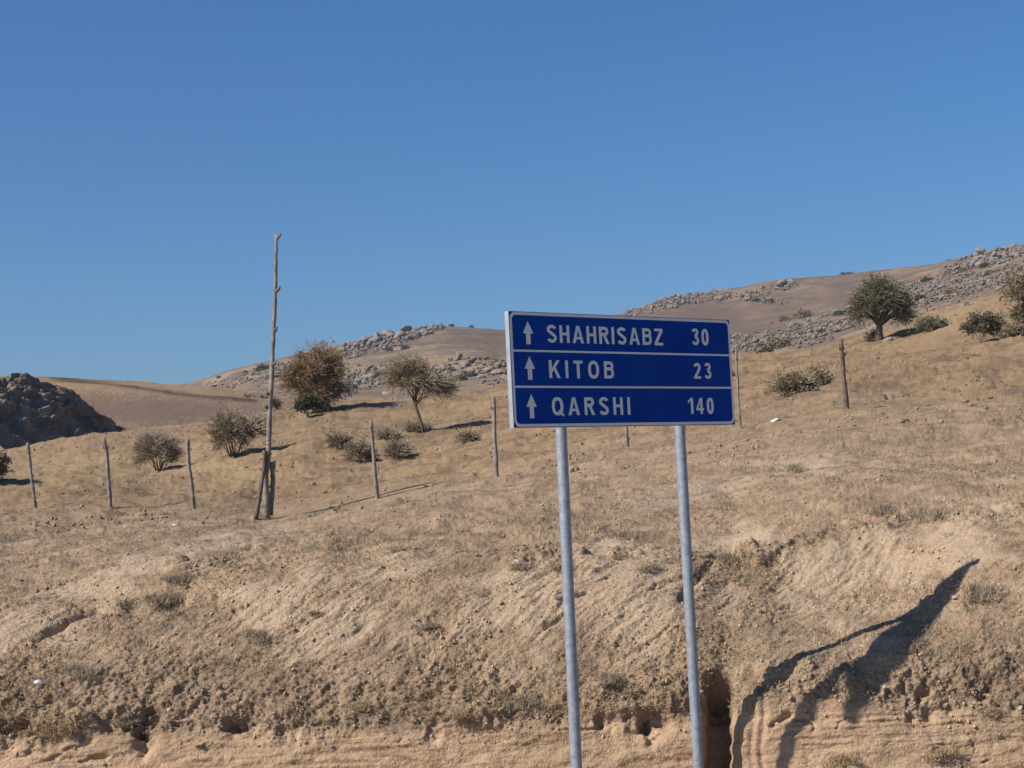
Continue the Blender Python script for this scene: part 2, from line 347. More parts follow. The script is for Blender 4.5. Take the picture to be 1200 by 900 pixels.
M_straw = mat('dry_grass', base=(.17, .13, .08), c2=(.40, .30, .175), noise=(3, 1), island=.7, rough=.9, spec=.1)
M_weed = mat('grey_green_weed', base=(.17, .14, .095), c2=(.33, .27, .19), noise=(3, 1), island=.7, rough=.9, spec=.1)
M_leaf_green = mat('olive_leaf', base=(.075, .080, .038), c2=(.165, .160, .082), noise=(.5, 1), island=.7, spec=.15, trans=.2)
M_leaf_brown = mat('autumn_leaf', base=(.13, .085, .036), c2=(.275, .185, .08), noise=(.5, 1), island=.6, spec=.15, trans=.2)
M_leaf_sage = mat('sage_leaf', base=(.12, .108, .05), c2=(.245, .205, .105), noise=(.5, 1), island=.7, spec=.15, trans=.2)
M_leaf_dark = mat('dark_green_leaf', base=(.022, .032, .016), c2=(.062, .072, .034), noise=(.5, 1), island=.7, spec=.15, trans=.15)
M_leaf_dull = mat('dull_scrub_leaf', base=(.11, .088, .052), c2=(.22, .175, .105), noise=(.5, 1), island=.7, spec=.15, trans=.15)
M_bark = mat('grey_bark', base=(.06, .045, .034), c2=(.13, .10, .078), noise=(6, 1), bump=(14, .6, .03))
M_twig = mat('bare_twig', base=(.22, .17, .125), c2=(.36, .29, .22), noise=(3, 1))
M_wood = mat('weathered_wood', base=(.13, .108, .088), c2=(.29, .255, .22), noise=(7, 1), bump=(30, .7, .01), spec=.2)
M_wood_dark = mat('barky_wood', base=(.075, .055, .042), c2=(.19, .15, .118), noise=(9, 1), bump=(30, .7, .01), spec=.2)
M_wire = mat('rusty_wire', base=(.09, .06, .045), rough=.7, metal=.4)
# dust and sun fading vary the blue slightly
M_blue = mat('reflective_blue', base=(.0005, .033, .235), c2=(.004, .044, .265), noise=(2.6, 1), rough=.5, spec=.04)
M_white = mat('reflective_white', base=(.58, .575, .56), c2=(.66, .65, .62), noise=(6, 1), rough=.45, spec=.3)
M_edge = mat('bare_aluminium', base=(.28, .31, .34), c2=(.36, .39, .41), noise=(9, 1), rough=.5, metal=.25)
M_galv = mat('galvanised_steel', base=(.21, .235, .27), c2=(.33, .36, .41), noise=(22, 1), rough=.5, metal=.35, bump=(90, .12, .002))

# ------------------------------------------------------------------ object helpers
def setp(o, label=None, cat=None, group=None, kind=None):
    if label: o['label'] = label
    if cat: o['category'] = cat
    if group: o['group'] = group
    if kind: o['kind'] = kind
    return o
def link(name, me, material=None, parent=None, loc=None):
    if material and not me.materials: me.materials.append(material)
    o = bpy.data.objects.new(name, me); COL.objects.link(o)
    if parent is not None: o.parent = parent
    if loc is not None: o.location = loc
    return o
def empty(name, loc=(0, 0, 0), rz=0):
    o = bpy.data.objects.new(name, None); COL.objects.link(o); o.location = loc; o.rotation_euler = (0, 0, rz)
    o.empty_display_size = .2; return o
def np_mesh(name, V, Fc, smooth=False):
    V = np.asarray(V, dtype=np.float32); Fc = np.asarray(Fc, dtype=np.int32); k = Fc.shape[1]
    me = bpy.data.meshes.new(name); me.vertices.add(len(V)); me.vertices.foreach_set('co', V.ravel())
    me.loops.add(Fc.size); me.loops.foreach_set('vertex_index', Fc.ravel())
    me.polygons.add(len(Fc)); me.polygons.foreach_set('loop_start', np.arange(0, Fc.size, k, dtype=np.int32))
    me.polygons.foreach_set('loop_total', np.full(len(Fc), k, dtype=np.int32))
    if smooth: me.polygons.foreach_set('use_smooth', np.ones(len(Fc), dtype=bool))
    me.update(calc_edges=True); me.validate(); return me
class MB:
    def __init__(s): s.v = []; s.f = []
    def tube(s, pts, rad, n=5, cap=True):
        base0 = None; N = len(pts)
        for i, p in enumerate(pts):
            p = Vector(p); d = (Vector(pts[min(i + 1, N - 1)]) - Vector(pts[max(i - 1, 0)]))
            d = d.normalized() if d.length > 1e-9 else Vector((0, 0, 1))
            a = d.cross(Vector((0, 1, 0.137))).normalized(); b = d.cross(a)
            r = rad[i] if hasattr(rad, '__len__') else rad; o = len(s.v)
            for k in range(n):
                t = 2 * math.pi * k / n; s.v.append(p + a * (r * math.cos(t)) + b * (r * math.sin(t)))
            if base0 is not None:
                for k in range(n): s.f.append((base0 + k, base0 + (k + 1) % n, o + (k + 1) % n, o + k))
            elif cap: s.f.append(tuple(o + k for k in range(n))[::-1])
            base0 = o
        if cap: s.f.append(tuple(base0 + k for k in range(n)))
    def poly(s, pts):
        o = len(s.v); s.v += [Vector(p) for p in pts]; s.f.append(tuple(range(o, o + len(pts))))
    def box(s, c, d):
        o = len(s.v); cx, cy, cz = c; dx, dy, dz = d[0] / 2, d[1] / 2, d[2] / 2
        for sx in (-1, 1):
            for sy in (-1, 1):
                for sz in (-1, 1): s.v.append(Vector((cx + sx * dx, cy + sy * dy, cz + sz * dz)))
        for q in ((0, 1, 3, 2), (4, 6, 7, 5), (0, 4, 5, 1), (2, 3, 7, 6), (0, 2, 6, 4), (1, 5, 7, 3)): s.f.append(tuple(o + i for i in q))
    def mesh(s, name, smooth=False):
        me = bpy.data.meshes.new(name); me.from_pydata([tuple(v) for v in s.v], [], s.f)
        if smooth: me.polygons.foreach_set('use_smooth', [True] * len(me.polygons))
        me.update(); return me
    def build(s, name, material, parent=None, smooth=False): return link(name, s.mesh(name, smooth), material, parent)

# ------------------------------------------------------------------ ground and hills
idx = np.arange(NR * NC).reshape(NR, NC)
def sheet(name, r0, r1, kind_label):
    V = P[r0:r1 + 1].reshape(-1, 3); ii = np.arange(V.shape[0]).reshape(r1 - r0 + 1, NC)
    q = np.stack([ii[:-1, :-1], ii[:-1, 1:], ii[1:, 1:], ii[1:, :-1]], -1).reshape(-1, 4)
    me = np_mesh(name, V, q, smooth=name != 'roadside_bank')
    ca = me.attributes.new('albedo', 'FLOAT_COLOR', 'POINT')
    c = np.concatenate([alb[r0:r1 + 1].reshape(-1, 3), np.ones((V.shape[0], 1))], 1).astype(np.float32)
    ca.data.foreach_set('color', c.ravel())
    o = link(name, me, M_soil); setp(o, kind_label, kind='structure'); return o
kk = GK[:, 0]; r_fence = int(np.searchsorted(kk, 7)); r_far = int(np.searchsorted(kk, 11))
sheet('roadside_bank', 0, r_fence, 'dry crumbling earth bank rising behind the sign to the fence')
sheet('hillside', r_fence, r_far, 'dry grassy slope beyond the fence')
sheet('far_hills', r_far, NR - 1, 'distant brown hills under the sky')
g = MB()
g.poly([(-300, -300, -.01), (300, -300, -.01), (300, 13.6, -.01), (-300, 13.6, -.01)])
o = g.build('ground', mat('gravel_verge', base=(.22, .18, .14), c2=(.32, .26, .19), noise=(8, 1), bump=(40, .6, .02))); setp(o, 'flat gravel verge at the foot of the bank', kind='structure')
setp(o, kind='structure')

# visible-surface lookup: nearest surface point that projects at (px, py)
PXd, PYd = project(P.reshape(-1, 3)); PXd = PXd.reshape(NR, NC); PYd = PYd.reshape(NR, NC)
NRM = normals(P)
def ground(px, py, k0=0, k1=99):
    r0 = int(np.searchsorted(kk, k0)); r1 = int(np.searchsorted(kk, k1))
    d = (PXd[r0:r1] - px) ** 2 + (PYd[r0:r1] - py) ** 2 + 1e-4 * GY[r0:r1] / 50
    i = int(np.argmin(d)); return Vector(P[r0:r1].reshape(-1, 3)[i])
def pick(n, maskfn_or_polys, k0, k1, seed=0):
    """n random surface points whose photograph position lies in the given ellipses"""
    r0 = int(np.searchsorted(kk, k0)); r1 = int(np.searchsorted(kk, k1))
    r = np.random.default_rng(seed); w = np.zeros((r1 - r0, NC))
    X_, Y_ = PXd[r0:r1], PYd[r0:r1]
    for (px, py, rx, ry, ang) in maskfn_or_polys:
        c, s_ = math.cos(R(ang)), math.sin(R(ang)); dx = X_ - px; dy = Y_ - py
        a = (dx * c - dy * s_) / rx; b = (dx * s_ + dy * c) / ry; w += np.clip(1.3 - (a * a + b * b), 0, 1)
    # weight by cell size in the picture so the scatter is even over the hill as seen
    cell = np.abs(np.gradient(Y_, axis=0)); w = w * cell * (.16 + sm(-.05, .45, fbm(GX[r0:r1] * .09, GY[r0:r1] * .09, 4, 320, .6))); w = w.ravel(); w /= w.sum()
    i = r.choice(len(w), n, p=w); return P[r0:r1].reshape(-1, 3)[i], NRM[r0:r1].reshape(-1, 3)[i], (X_.ravel()[i], Y_.ravel()[i])

# ------------------------------------------------------------------ road sign
TH = R(35.5)
signA = at(599.0, 432, 12.63); signB = at(858, 436, 14.13)       # mid left / mid right of the plate
ax = Vector((signB.x - signA.x, signB.y - signA.y, 0)); SW = ax.length; ax.normalize()
th = math.atan2(ax.y, ax.x)
zt, zb = at(593, 365, 12.63).z, at(597, 501, 12.63).z
zt2, zb2 = at(855, 374.5, 14.13).z, at(861, 498, 14.13).z
SH = ((zt - zb) + (zt2 - zb2)) / 2; zc = (zt + zb + zt2 + zb2) / 4
tiltz = ((zt2 + zb2) - (zt + zb)) / 2 / SW
sign = empty('road_sign', ((signA.x + signB.x) / 2, (signA.y + signB.y) / 2, 0), th)
setp(sign, 'blue direction sign on two grey steel posts reading SHAHRISABZ 30, KITOB 23, QARSHI 140', 'road sign')
# local frame: x along the plate, y away from the reader, z up
ZC = zc
def rrect(w, h, r, n=6):
    pts = []
    for cx, cz, a0 in ((w / 2 - r, h / 2 - r, 0), (-w / 2 + r, h / 2 - r, 90), (-w / 2 + r, -h / 2 + r, 180), (w / 2 - r, -h / 2 + r, 270)):
        for i in range(n + 1):
            a = R(a0 + 90 * i / n); pts.append((cx + r * math.cos(a), cz + r * math.sin(a)))
    return pts
b = MB(); b.box((0, .024, ZC), (SW, .044, SH)); plate = b.build('sign_panel', M_blue, sign)
plate.data.materials.clear(); plate.data.materials.append(M_edge)
def shear(o):
    for v in o.data.vertices: v.co.z += v.co.x * tiltz
b = MB(); b.poly([(px_, -.0005, ZC + pz_) for px_, pz_ in rrect(SW - .004, SH - .004, .006)][::-1]); face = b.build('blue_face', M_blue, plate)
b = MB(); o_, i_ = rrect(SW - .010, SH - .010, .05, 8), rrect(SW - .052, SH - .052, .036, 8)
n_ = len(o_)
for k in range(n_):
    q = [o_[k], o_[(k + 1) % n_], i_[(k + 1) % n_], i_[k]]; b.poly([(p_[0], -.0022, ZC + p_[1]) for p_ in q][::-1])
border = b.build('white_border', M_white, plate)
RATIO = 1.112
def tx(sx): return sx / (RATIO - sx * (RATIO - 1)) * SW - SW / 2
def tz(fz): return ZC + SH / 2 - fz * SH
for fz in (.3395, .650):
    b = MB(); b.poly([(-SW / 2 + .027, -.0036, tz(fz) + .0075), (-SW / 2 + .027, -.0036, tz(fz) - .0075), (SW / 2 - .027, -.0036, tz(fz) - .0075), (SW / 2 - .027, -.0036, tz(fz) + .0075)])
    b.build('divider_line', M_white, plate)
ST = .186
def ribbon(pts, w=ST, closed=False):
    n = len(pts); L = []; Rr = []
    for i in range(n):
        p = Vector(pts[i])
        if closed: a = Vector(pts[i - 1]); c = Vector(pts[(i + 1) % n])
        else: a = Vector(pts[max(i - 1, 0)]); c = Vector(pts[min(i + 1, n - 1)])
        d1 = (p - a).normalized() if (p - a).length > 1e-9 else (c - p).normalized()
        d2 = (c - p).normalized() if (c - p).length > 1e-9 else d1
        n1_ = Vector((-d1.y, d1.x)); n2_ = Vector((-d2.y, d2.x)); mm = (n1_ + n2_).normalized()
        k = w / 2 / max(.5, mm.dot(n1_)); L.append(p + mm * k); Rr.append(p - mm * k)
    q = []
    for i in range(n if closed else n - 1):
        j = (i + 1) % n; q.append([L[i], L[j], Rr[j], Rr[i]])
    return q
def arc(cx, cy, rx, ry, a0, a1, n=12, e=2.35):
    out = []
    for i in range(n + 1):
        a = R(a0 + (a1 - a0) * i / n); c, s_ = math.cos(a), math.sin(a)
        out.append((cx + rx * math.copysign(abs(c) ** (2 / e), c), cy + ry * math.copysign(abs(s_) ** (2 / e), s_)))
    return out
h = ST / 2
def rect(x0, y0, x1, y1): return [[(x0, y0), (x1, y0), (x1, y1), (x0, y1)]]
def glyph(ch):
    if ch == 'I': return ST + .01, rect(0, 0, ST, 1)
    if ch == 'H': w = .66; return w, rect(0, 0, ST, 1) + rect(w - ST, 0, w, 1) + rect(ST, .43, w - ST, .585)
    if ch == 'A':
        w = .76; s_ = ST * 1.08
        return w, [[(0, 0), (s_, 0), (w / 2 + .01, .80), (w / 2 + s_ / 2, 1), (w / 2 - s_ / 2, 1)], [(w, 0), (w / 2 + s_ / 2, 1), (w / 2 + .01, .80), (w - s_, 0)][::-1]] + rect(.22, .215, w - .22, .355)
    if ch == 'K': w = .72; return w, rect(0, 0, ST, 1) + [[(ST, .28), (.30, .44), (w, 1), (w - .22, 1), (ST, .54)], [(.265, .56), (.40, .66), (w + .02, 0), (w - .20, 0)][::-1]]
    if ch == 'T': w = .62; return w, rect(0, .845, w, 1) + rect(w / 2 - h, 0, w / 2 + h, .845)
    if ch == 'Z': w = .62; return w, rect(0, .845, w, 1) + rect(0, 0, w, .155) + [[(0, .155), (.22, .155), (w, .845), (w - .22, .845)]]
    if ch in 'OQ0':
        w = .74 if ch != '0' else .545
        q = ribbon(arc(w / 2, .5, w / 2 - h, .51 - h, 0, 360, 32)[:-1], closed=True)
        if ch == 'Q': q += [[(.40, .22), (.50, .33), (.80, .02), (.70, -.08)]]
        return w, q
    if ch in 'BR':
        w = .67; mid_ = .47; q = rect(0, 0, ST, 1)
        top = [(ST, 1 - h)] + arc(w - .02 - h - .17, (1 - h + mid_ + h * .9) / 2, .17, (1 - h - mid_ - h * .9) / 2, 90, -90, 10) + [(ST, mid_ + h * .9)]
        q += ribbon(top, ST * .95)
        if ch == 'B':
            bot = [(ST, mid_ + h * .9)] + arc(w - h - .19, (mid_ + h * .9 + h) / 2, .19, (mid_ + h * .9 - h) / 2, 90, -90, 10) + [(ST, h)]
            q += ribbon(bot, ST * .95)
        else: q += [[(.26, .50), (.46, .50), (w + .03, 0), (w - .18, 0)][::-1]]
        return w, q
    if ch == 'S':
        w = .64; c = w / 2; rx = w / 2 - h
        pts = arc(c, .745, rx, .262 - h * .95, 20, 245, 14) + arc(c, .255, rx, .29 - h * .95, 65, -160, 14)[1:]
        pts = arc(c, .75, rx, .255 - h * .9, 15, 235, 14, 2.1) + [(c, .51)] + arc(c, .262, rx, .27 - h * .9, 55, -165, 14, 2.1)
        return w, ribbon(pts, ST * .96)
    if ch == '3':
        w = .56; c = w / 2
        return w, ribbon(arc(c - .01, .765, w / 2 - h - .02, .235 - h * .7, 165, -75, 12, 2.1) + arc(c, .275, w / 2 - h, .27 - h * .8, 75, -165, 14, 2.1), ST * .95)
    if ch == '2':
        w = .56; c = w / 2
        return w, ribbon(arc(c, .72, w / 2 - h, .28 - h, 165, -25, 12, 2.1) + [(c + .03, .38), (h * 1.15, .12)], ST) + rect(0, 0, w, .15)
    if ch == '1': w = .40; return w, rect(w - ST, 0, w, 1) + [[(0, .66), (w - ST, .80), (w - ST, .98), (0, .80)]]
    if ch == '4':
        w = .58; return w, rect(w - .09 - ST, 0, w - .09, 1) + rect(0, .215, w, .355) + [[(0, .355), (.16, .355), (w - .09 - ST, .80), (w - .09 - ST, 1)]]
def word(text, s0, s1, f0, f1):
    x0, x1 = tx(s0), tx(s1); H = (f1 - f0) * SH; zb_ = tz(f1)
    gs = [glyph(c) for c in text]; tot = sum(g_[0] for g_ in gs); need = (x1 - x0) / H
    sc = 1.14; gap = (need - tot * sc) / max(1, len(text) - 1)
    if gap < .09: sc = (need - .09 * (len(text) - 1)) / tot; gap = .09
    cx = x0
    for ch, (w, q) in zip(text, gs):
        b = MB()
        for i, poly in enumerate(q):
            b.poly([(cx + p_[0] * H * sc, -.0030 - .00008 * (i % 9), zb_ + p_[1] * H) for p_ in poly])
        cx += (w * sc + gap) * H
        b.build('digit' if ch.isdigit() else 'letter', M_white, plate)
TEXTS = [('SHAHRISABZ', .1675, .692, .108, .262), ('KITOB', .1695, .462, .417, .573), ('QARSHI', .174, .528, .740, .897),
         ('30', .823, .900, .096, .250), ('23', .824, .904, .418, .566), ('140', .790, .906, .745, .896)]
for t_ in TEXTS: word(*t_)
for fz0, fz1 in ((.082, .283), (.386, .590), (.712, .920)):
    cx = tx(.083); z1, z0 = tz(fz0), tz(fz1); hh = z1 - z0; b = MB(); w = .050
    b.poly([(cx, -.003, z1), (cx - w, -.003, z1 - hh * .53), (cx + w, -.003, z1 - hh * .53)])
    b.poly([(cx - w * .42, -.003, z1 - hh * .53), (cx - w * .42, -.003, z0), (cx + w * .42, -.003, z0), (cx + w * .42, -.003, z1 - hh * .53)])
    b.build('arrow', M_white, plate)
for o in [plate] + list(plate.children): shear(o)
# posts stand just behind the plate; their foot is below the frame
PR = .0425
for (px0, py0, px1, py1) in ((657.5, 502, 675.5, 900), (796.5, 501, 818.5, 900)):
    # world point of post top and its lower point, both in the plane just behind the plate
    def onplane(px, py):
        r = ray(px, py); n = Vector((-ax.y, ax.x, 0)); p0 = Vector((sign.location.x, sign.location.y, 0)) + n * (.06 + PR)
        t = (p0 - CAMP).dot(n) / r.dot(n); return CAMP + r * t
    a = onplane(px0, py0); c = onplane(px1, py1)
    d = (a - c).normalized()
    top = a + d * ((ZC + SH / 2 - .03 - a.z) / d.z); bot = c + d * ((-.25 - c.z) / d.z)
    Mi = Matrix.Rotation(-th, 4, 'Z') @ Matrix.Translation(-sign.location)
    b = MB(); pts = [bot.lerp(top, i / 8) for i in range(9)]; b.tube([Mi @ p_ for p_ in pts], PR, 20)
    post = b.build('post', M_galv, sign, smooth=False)
    for pl in post.data.polygons: pl.use_smooth = len(pl.vertices) == 4
    # welded seam sleeve, clamps holding the plate
    j = at((px0 + px1) / 2 + 1, 628 if px0 < 700 else 672, c.y); f = (j.z - bot.z) / (top.z - bot.z)
    pj = bot.lerp(top, f); b = MB(); b.tube([Mi @ (pj - d * .004), Mi @ (pj + d * .004)], PR + .0025, 20); b.build('weld_seam', M_edge, sign)
    for zz in (ZC + .28, ZC - .28):
        pc = bot.lerp(top, (zz - bot.z) / (top.z - bot.z)); q = Mi @ pc
        b = MB(); b.box((q.x, q.y - .018, q.z), (.15, .03, .035)); b.tube([q + Vector((0, 0, -.017)), q + Vector((0, 0, .017))], PR + .006, 16); b.build('clamp', M_edge, sign)

# ------------------------------------------------------------------ fence posts and the tall spliced pole
def rough_pole(mb, p0, p1, r0, r1, n=7, segs=14, wob=.02, knots=3, seed=0):
    rr = random.Random(seed); p0 = Vector(p0); p1 = Vector(p1); L = (p1 - p0).length; pts = []; rad = []
    ph = [rr.random() * 6 for _ in range(4)]
    for i in range(segs + 1):
        t = i / segs
        off = Vector((math.sin(t * 4.1 + ph[0]) * wob + math.sin(t * 11 + ph[1]) * wob * .35, math.sin(t * 3.3 + ph[2]) * wob, 0))
        off *= math.sin(min(1, t * 3) * math.pi / 2)
        pts.append(p0.lerp(p1, t) + off); rad.append((r0 + (r1 - r0) * t) * (1 + rr.uniform(-.10, .12)))
    o = len(mb.v); mb.tube(pts, rad, n)
    for v in mb.v[o:]: v += Vector((rr.uniform(-1, 1), rr.uniform(-1, 1), rr.uniform(-1, 1))) * r0 * .10
    for k in range(knots):
        i = rr.randint(2, segs - 1); c = pts[i]; a = rr.uniform(-.6, math.pi + .6) ; d = Vector((math.cos(a), -abs(math.sin(a)) * .3, .6)).normalized()
        mb.tube([c, c + d * (rad[i] * 1.5), c + d * (rad[i] * 2.1)], [rad[i] * .75, rad[i] * .5, rad[i] * .25], 5)
FP = [(42, 599, 33, 519, .040, 'thin knobbly fence post at the far left edge of the slope', 1),
      (129, 595, 122.5, 513, .048, 'knotty fence post in front of the gap between dark outcrop and bare bush', 2),
      (226.5, 598, 220.5, 515, .044, 'straight fence post beside the bare grey bush, left of the tall pole', 3),
      (441, 584, 436, 493, .040, 'slim fence post between the tall pole and the slender tree', 4),
      (583, 557, 577, 465, .044, 'crooked fence post just left of the blue sign', 5),
      (736, 524, 729, 440, .040, 'fence post half hidden behind the sign, showing between the two steel legs', 6),
      (866, 502, 863.5, 408, .026, 'pale thin fence post touching the right edge of the sign', 7),
      (992, 480, 986.5, 397, .056, 'thick dark barked fence post standing on the slope right of the sign', 8)]
tops = []
for (bx, by, tx_, ty_, r, lab, sd) in FP:
    p = ground(bx, by, 6.2, 7.8); t = at(tx_, ty_, p.y + random.Random(sd).uniform(-.12, .12)); tops.append((p, t))
    root = empty('fence_post', p); setp(root, lab, 'fence post', 'wooden fence posts along the slope')
    mb = MB(); rough_pole(mb, Vector((0, 0, -.2)), t - p, r * .92, r * .76, 8, 14, .016, 4 if sd in (1, 2, 3) else 2, sd)
    mb.build('shaft', M_wood_dark if sd == 8 else M_wood, root, smooth=True)
    mb = MB(); f = .86; c = (t - p) * f
    for q in range(3):
        z = c + Vector((0, 0, .018 * q - .02)); mb.tube([z + Vector((math.cos(a) * r * 1.15, math.sin(a) * r * 1.15, .004 * math.sin(a * 2))) for a in [i * math.pi / 4 for i in range(9)]], .0035, 4, cap=False)
    mb.build('wire_binding', M_wire, root)
    # crumbs of dug earth round the foot
heaps = tops
mb = MB()
for i in range(len(tops) - 1):
    for fh in (.86, .5):
        a = tops[i][0].lerp(tops[i][1], fh); c = tops[i + 1][0].lerp(tops[i + 1][1], fh)
        if fh == .5 and i in (0, 2, 4): continue
        pts = [a.lerp(c, k / 14) + Vector((0, 0, -.10 * 4 * (k / 14) * (1 - k / 14) + .008 * math.sin(k * 2.3 + i))) for k in range(15)]
        mb.tube(pts, .002, 4)
o = mb.build('fence_wire', M_wire); setp(o, 'thin rusty wire strung between the wooden fence posts', 'wire')

pb = ground(313, 606, 6.2, 7.8); D = pb.y
root = empty('tall_pole', pb); setp(root, 'very tall bleached wooden pole spliced to short stakes on the hillside', 'pole')
def pl(px, py, dy=0): return at(px, py, D + dy) - pb
mb = MB()
seq = [(311.5, 560, .060), (314, 540, .062), (315.5, 500, .060), (316.5, 470, .056), (318.5, 440, .055), (320, 400, .050), (321.5, 370, .048), (322.5, 335, .044), (323.5, 300, .038), (324.2, 276, .032)]
rr = random.Random(3); pts = []; rad = []
for (a, c) in zip(seq[:-1], seq[1:]):
    for k in range(4):
        t = k / 4; pts.append(pl(a[0] + (c[0] - a[0]) * t + rr.uniform(-.35, .35), a[1] + (c[1] - a[1]) * t)); rad.append((a[2] + (c[2] - a[2]) * t) * .72 * rr.uniform(.92, 1.10))
pts.append(pl(324.2, 275)); rad.append(.040)
mb.tube(pts, rad, 9); n0 = len(mb.v)
for (kx, ky, s_) in ((324, 279, 1), (323.5, 341, 1), (321, 388, .8), (318, 428, 1.1), (316, 462, -1), (314.5, 478, -1)):
    c = pl(kx, ky); mb.tube([c, c + Vector((.05 * s_, -.01, .03)), c + Vector((.075 * s_, -.02, .075))], [.04, .03, .015], 6)
mb.build('main_shaft', M_wood, root, smooth=True)
mb = MB(); rough_pole(mb, pl(312.5, 608), pl(310, 530, .03), .062, .052, 8, 12, .008, 1, 21); mb.build('base_stake', M_wood, root, smooth=True)
mb = MB(); rough_pole(mb, pl(317.5, 604, .09), pl(319.5, 541, .05), .040, .036, 8, 10, .015, 2, 22)
mb.tube([pl(318.5, 560, .05), pl(321, 548, .03), pl(322, 540, .0)], [.035, .03, .02], 6); mb.build('short_stake', M_wood, root, smooth=True)
mb = MB(); rough_pole(mb, pl(300, 608, -.25), pl(310.5, 528, -.05), .042, .036, 7, 14, .018, 1, 23); mb.build('leaning_stake', M_wood_dark, root, smooth=True)
mb = MB()
for (wx, wy) in ((312, 531), (313, 550), (315, 518)):
    mb = MB(); c = pl(wx, wy); mb.tube([c + Vector((math.cos(a) * .10, math.sin(a) * .09, .03 * math.cos(a + wx))) for a in [i * math.pi / 6 for i in range(13)]], .006, 4, cap=False)
    mb.build('wire_binding', M_wire, root)

# ------------------------------------------------------------------ trees and bushes
def leaf_quads(C, size, r, up=.3):
    n = len(C); d = r.normal(size=(n, 3)); d /= np.linalg.norm(d, axis=1, keepdims=True)
    e = np.cross(d, r.normal(size=(n, 3))); e /= np.linalg.norm(e, axis=1, keepdims=True) + 1e-9
    s_ = size * r.uniform(.6, 1.35, (n, 1)); a = d * s_; c = e * s_ * .55
    V = np.stack([C - a, C + c, C + a, C - c], 1).reshape(-1, 3); Fq = np.arange(4 * n).reshape(n, 4); return V, Fq
def make_plant(name, base, crowns, leafmat, label, cat, group=None, seed=0, trunk_top=None, trunk_r=.15, clusters=60, leaves=70,
               leaf=.09, twigs=10, twig_len=.6, stems=1, lump=.35, flat_bottom=-.5, spread=1.0, droop=0, twigmat=None, barkmat=None):
    """base: Vector; crown centre and radii relative to base (metres)"""
    r = np.random.default_rng(seed); rr = random.Random(seed)
    root = empty(name, base); setp(root, label, cat, group)
    crowns = [(Vector(a_), Vector(b_)) for a_, b_ in crowns]; wts = [q_[1].x * q_[1].z for q_ in crowns]
    wood = MB(); tw = MB(); LC = []
    tt = Vector(trunk_top) if trunk_top else Vector((0, 0, 0))
    if trunk_top:
        pts = [Vector((0, 0, -.2))]; 
        for i in range(1, 7):
            t = i / 6; pts.append(tt * t + Vector((rr.uniform(-1, 1), rr.uniform(-1, 1), 0)) * trunk_r * .35 * (1 - t))
        wood.tube(pts, [trunk_r * (1.35 - .55 * i / 6) * (1.25 if i == 0 else 1) for i in range(7)], 8)
    # cluster centres: in the crown, biased to the shell, lumpy outline
    cl = []
    for i in range(clusters):
        cc, cr = rr.choices(crowns, wts)[0]
        while True:
            d = Vector((rr.gauss(0, 1), rr.gauss(0, 1), rr.gauss(0, 1))).normalized()
            if d.z > flat_bottom: break
        az = math.atan2(d.y, d.x); lum = 1 + lump * (.6 * math.sin(az * 3 + seed) + .5 * math.sin(az * 5 + d.z * 4 + seed * 2) + .5 * math.sin(d.z * 7 + seed))*.5
        q = rr.uniform(.25, 1) ** .45 * lum * rr.uniform(.85, 1.08)
        cl.append(cc + Vector((d.x * cr.x, d.y * cr.y, d.z * cr.z)) * q)
    cc, cr = crowns[0]
    # limbs: group clusters by direction
    nl = max(3, int(clusters / 9)); limbs = rr.sample(cl, min(nl, len(cl)))
    starts = []
    for k, e in enumerate(limbs):
        if stems > 1:
            a = rr.uniform(0, 6.28); a = math.atan2(e.y, e.x); s0 = Vector((math.cos(a), math.sin(a), 0)) * rr.uniform(.05, .38) * math.hypot(e.x, e.y)
        else: s0 = tt * rr.uniform(.78, 1.0) if trunk_top else Vector((0, 0, 0))
        e2 = s0.lerp(e, .72); midp = s0.lerp(e2, .5) + Vector((rr.uniform(-.1, .1) * cr.x, rr.uniform(-.1, .1) * cr.y, cr.z * .10))
        r0 = trunk_r * (.55 if trunk_top else .20)
        ps = [s0, s0.lerp(midp, .5) + Vector((0, 0, -.02)), midp, midp.lerp(e2, .5), e2]
        wood.tube(ps, [r0, r0 * .8, r0 * .6, r0 * .45, r0 * .3], 6); starts.append((midp, r0 * .5)); starts.append((e2, r0 * .35)); starts.append((midp.lerp(e2, .5), r0 * .4))
    for c in cl:
        st, r0 = min(starts, key=lambda q_: (q_[0] - c).length + (0 if q_[0].z < c.z + .2 * cr.z else .6))
        m_ = st.lerp(c, .5) + Vector((rr.uniform(-.12, .12), rr.uniform(-.12, .12), rr.uniform(0, .12))) * cr.x * .6
        tw.tube([st, m_, c], [r0 * .55, r0 * .35, r0 * .16], 4, cap=False)
        outd = Vector(((c.x - cc.x) / cr.x, (c.y - cc.y) / cr.y, (c.z - cc.z) / cr.z * .8))
        for t in range(twigs):
            d = (Vector((rr.gauss(0, 1), rr.gauss(0, 1), rr.gauss(0, .8))) * spread + outd * 1.1 + Vector((0, 0, .25 - droop))).normalized()
            L = twig_len * rr.uniform(.4, 1.25); s0 = m_.lerp(c, rr.uniform(.3, 1)); e = s0 + d * L
            tw.tube([s0, s0.lerp(e, .5) + Vector((rr.uniform(-.05, .05), 0, rr.uniform(-.03, .05))), e], [max(.011, r0 * .14), max(.008, r0 * .10), .005], 3, cap=False)
            nn = int(leaves / twigs)
            for q in range(nn):
                u = rr.uniform(.15, 1.02); pp = s0.lerp(e, u); sp = .07 * twig_len
                LC.append((pp.x + rr.gauss(0, sp), pp.y + rr.gauss(0, sp), pp.z + rr.gauss(0, sp)))
    if trunk_top or stems > 1:
        wood.build('trunk' if trunk_top else 'stems', barkmat or M_bark, root, smooth=True)
    tob = tw.build('twigs', twigmat or M_twig, root)
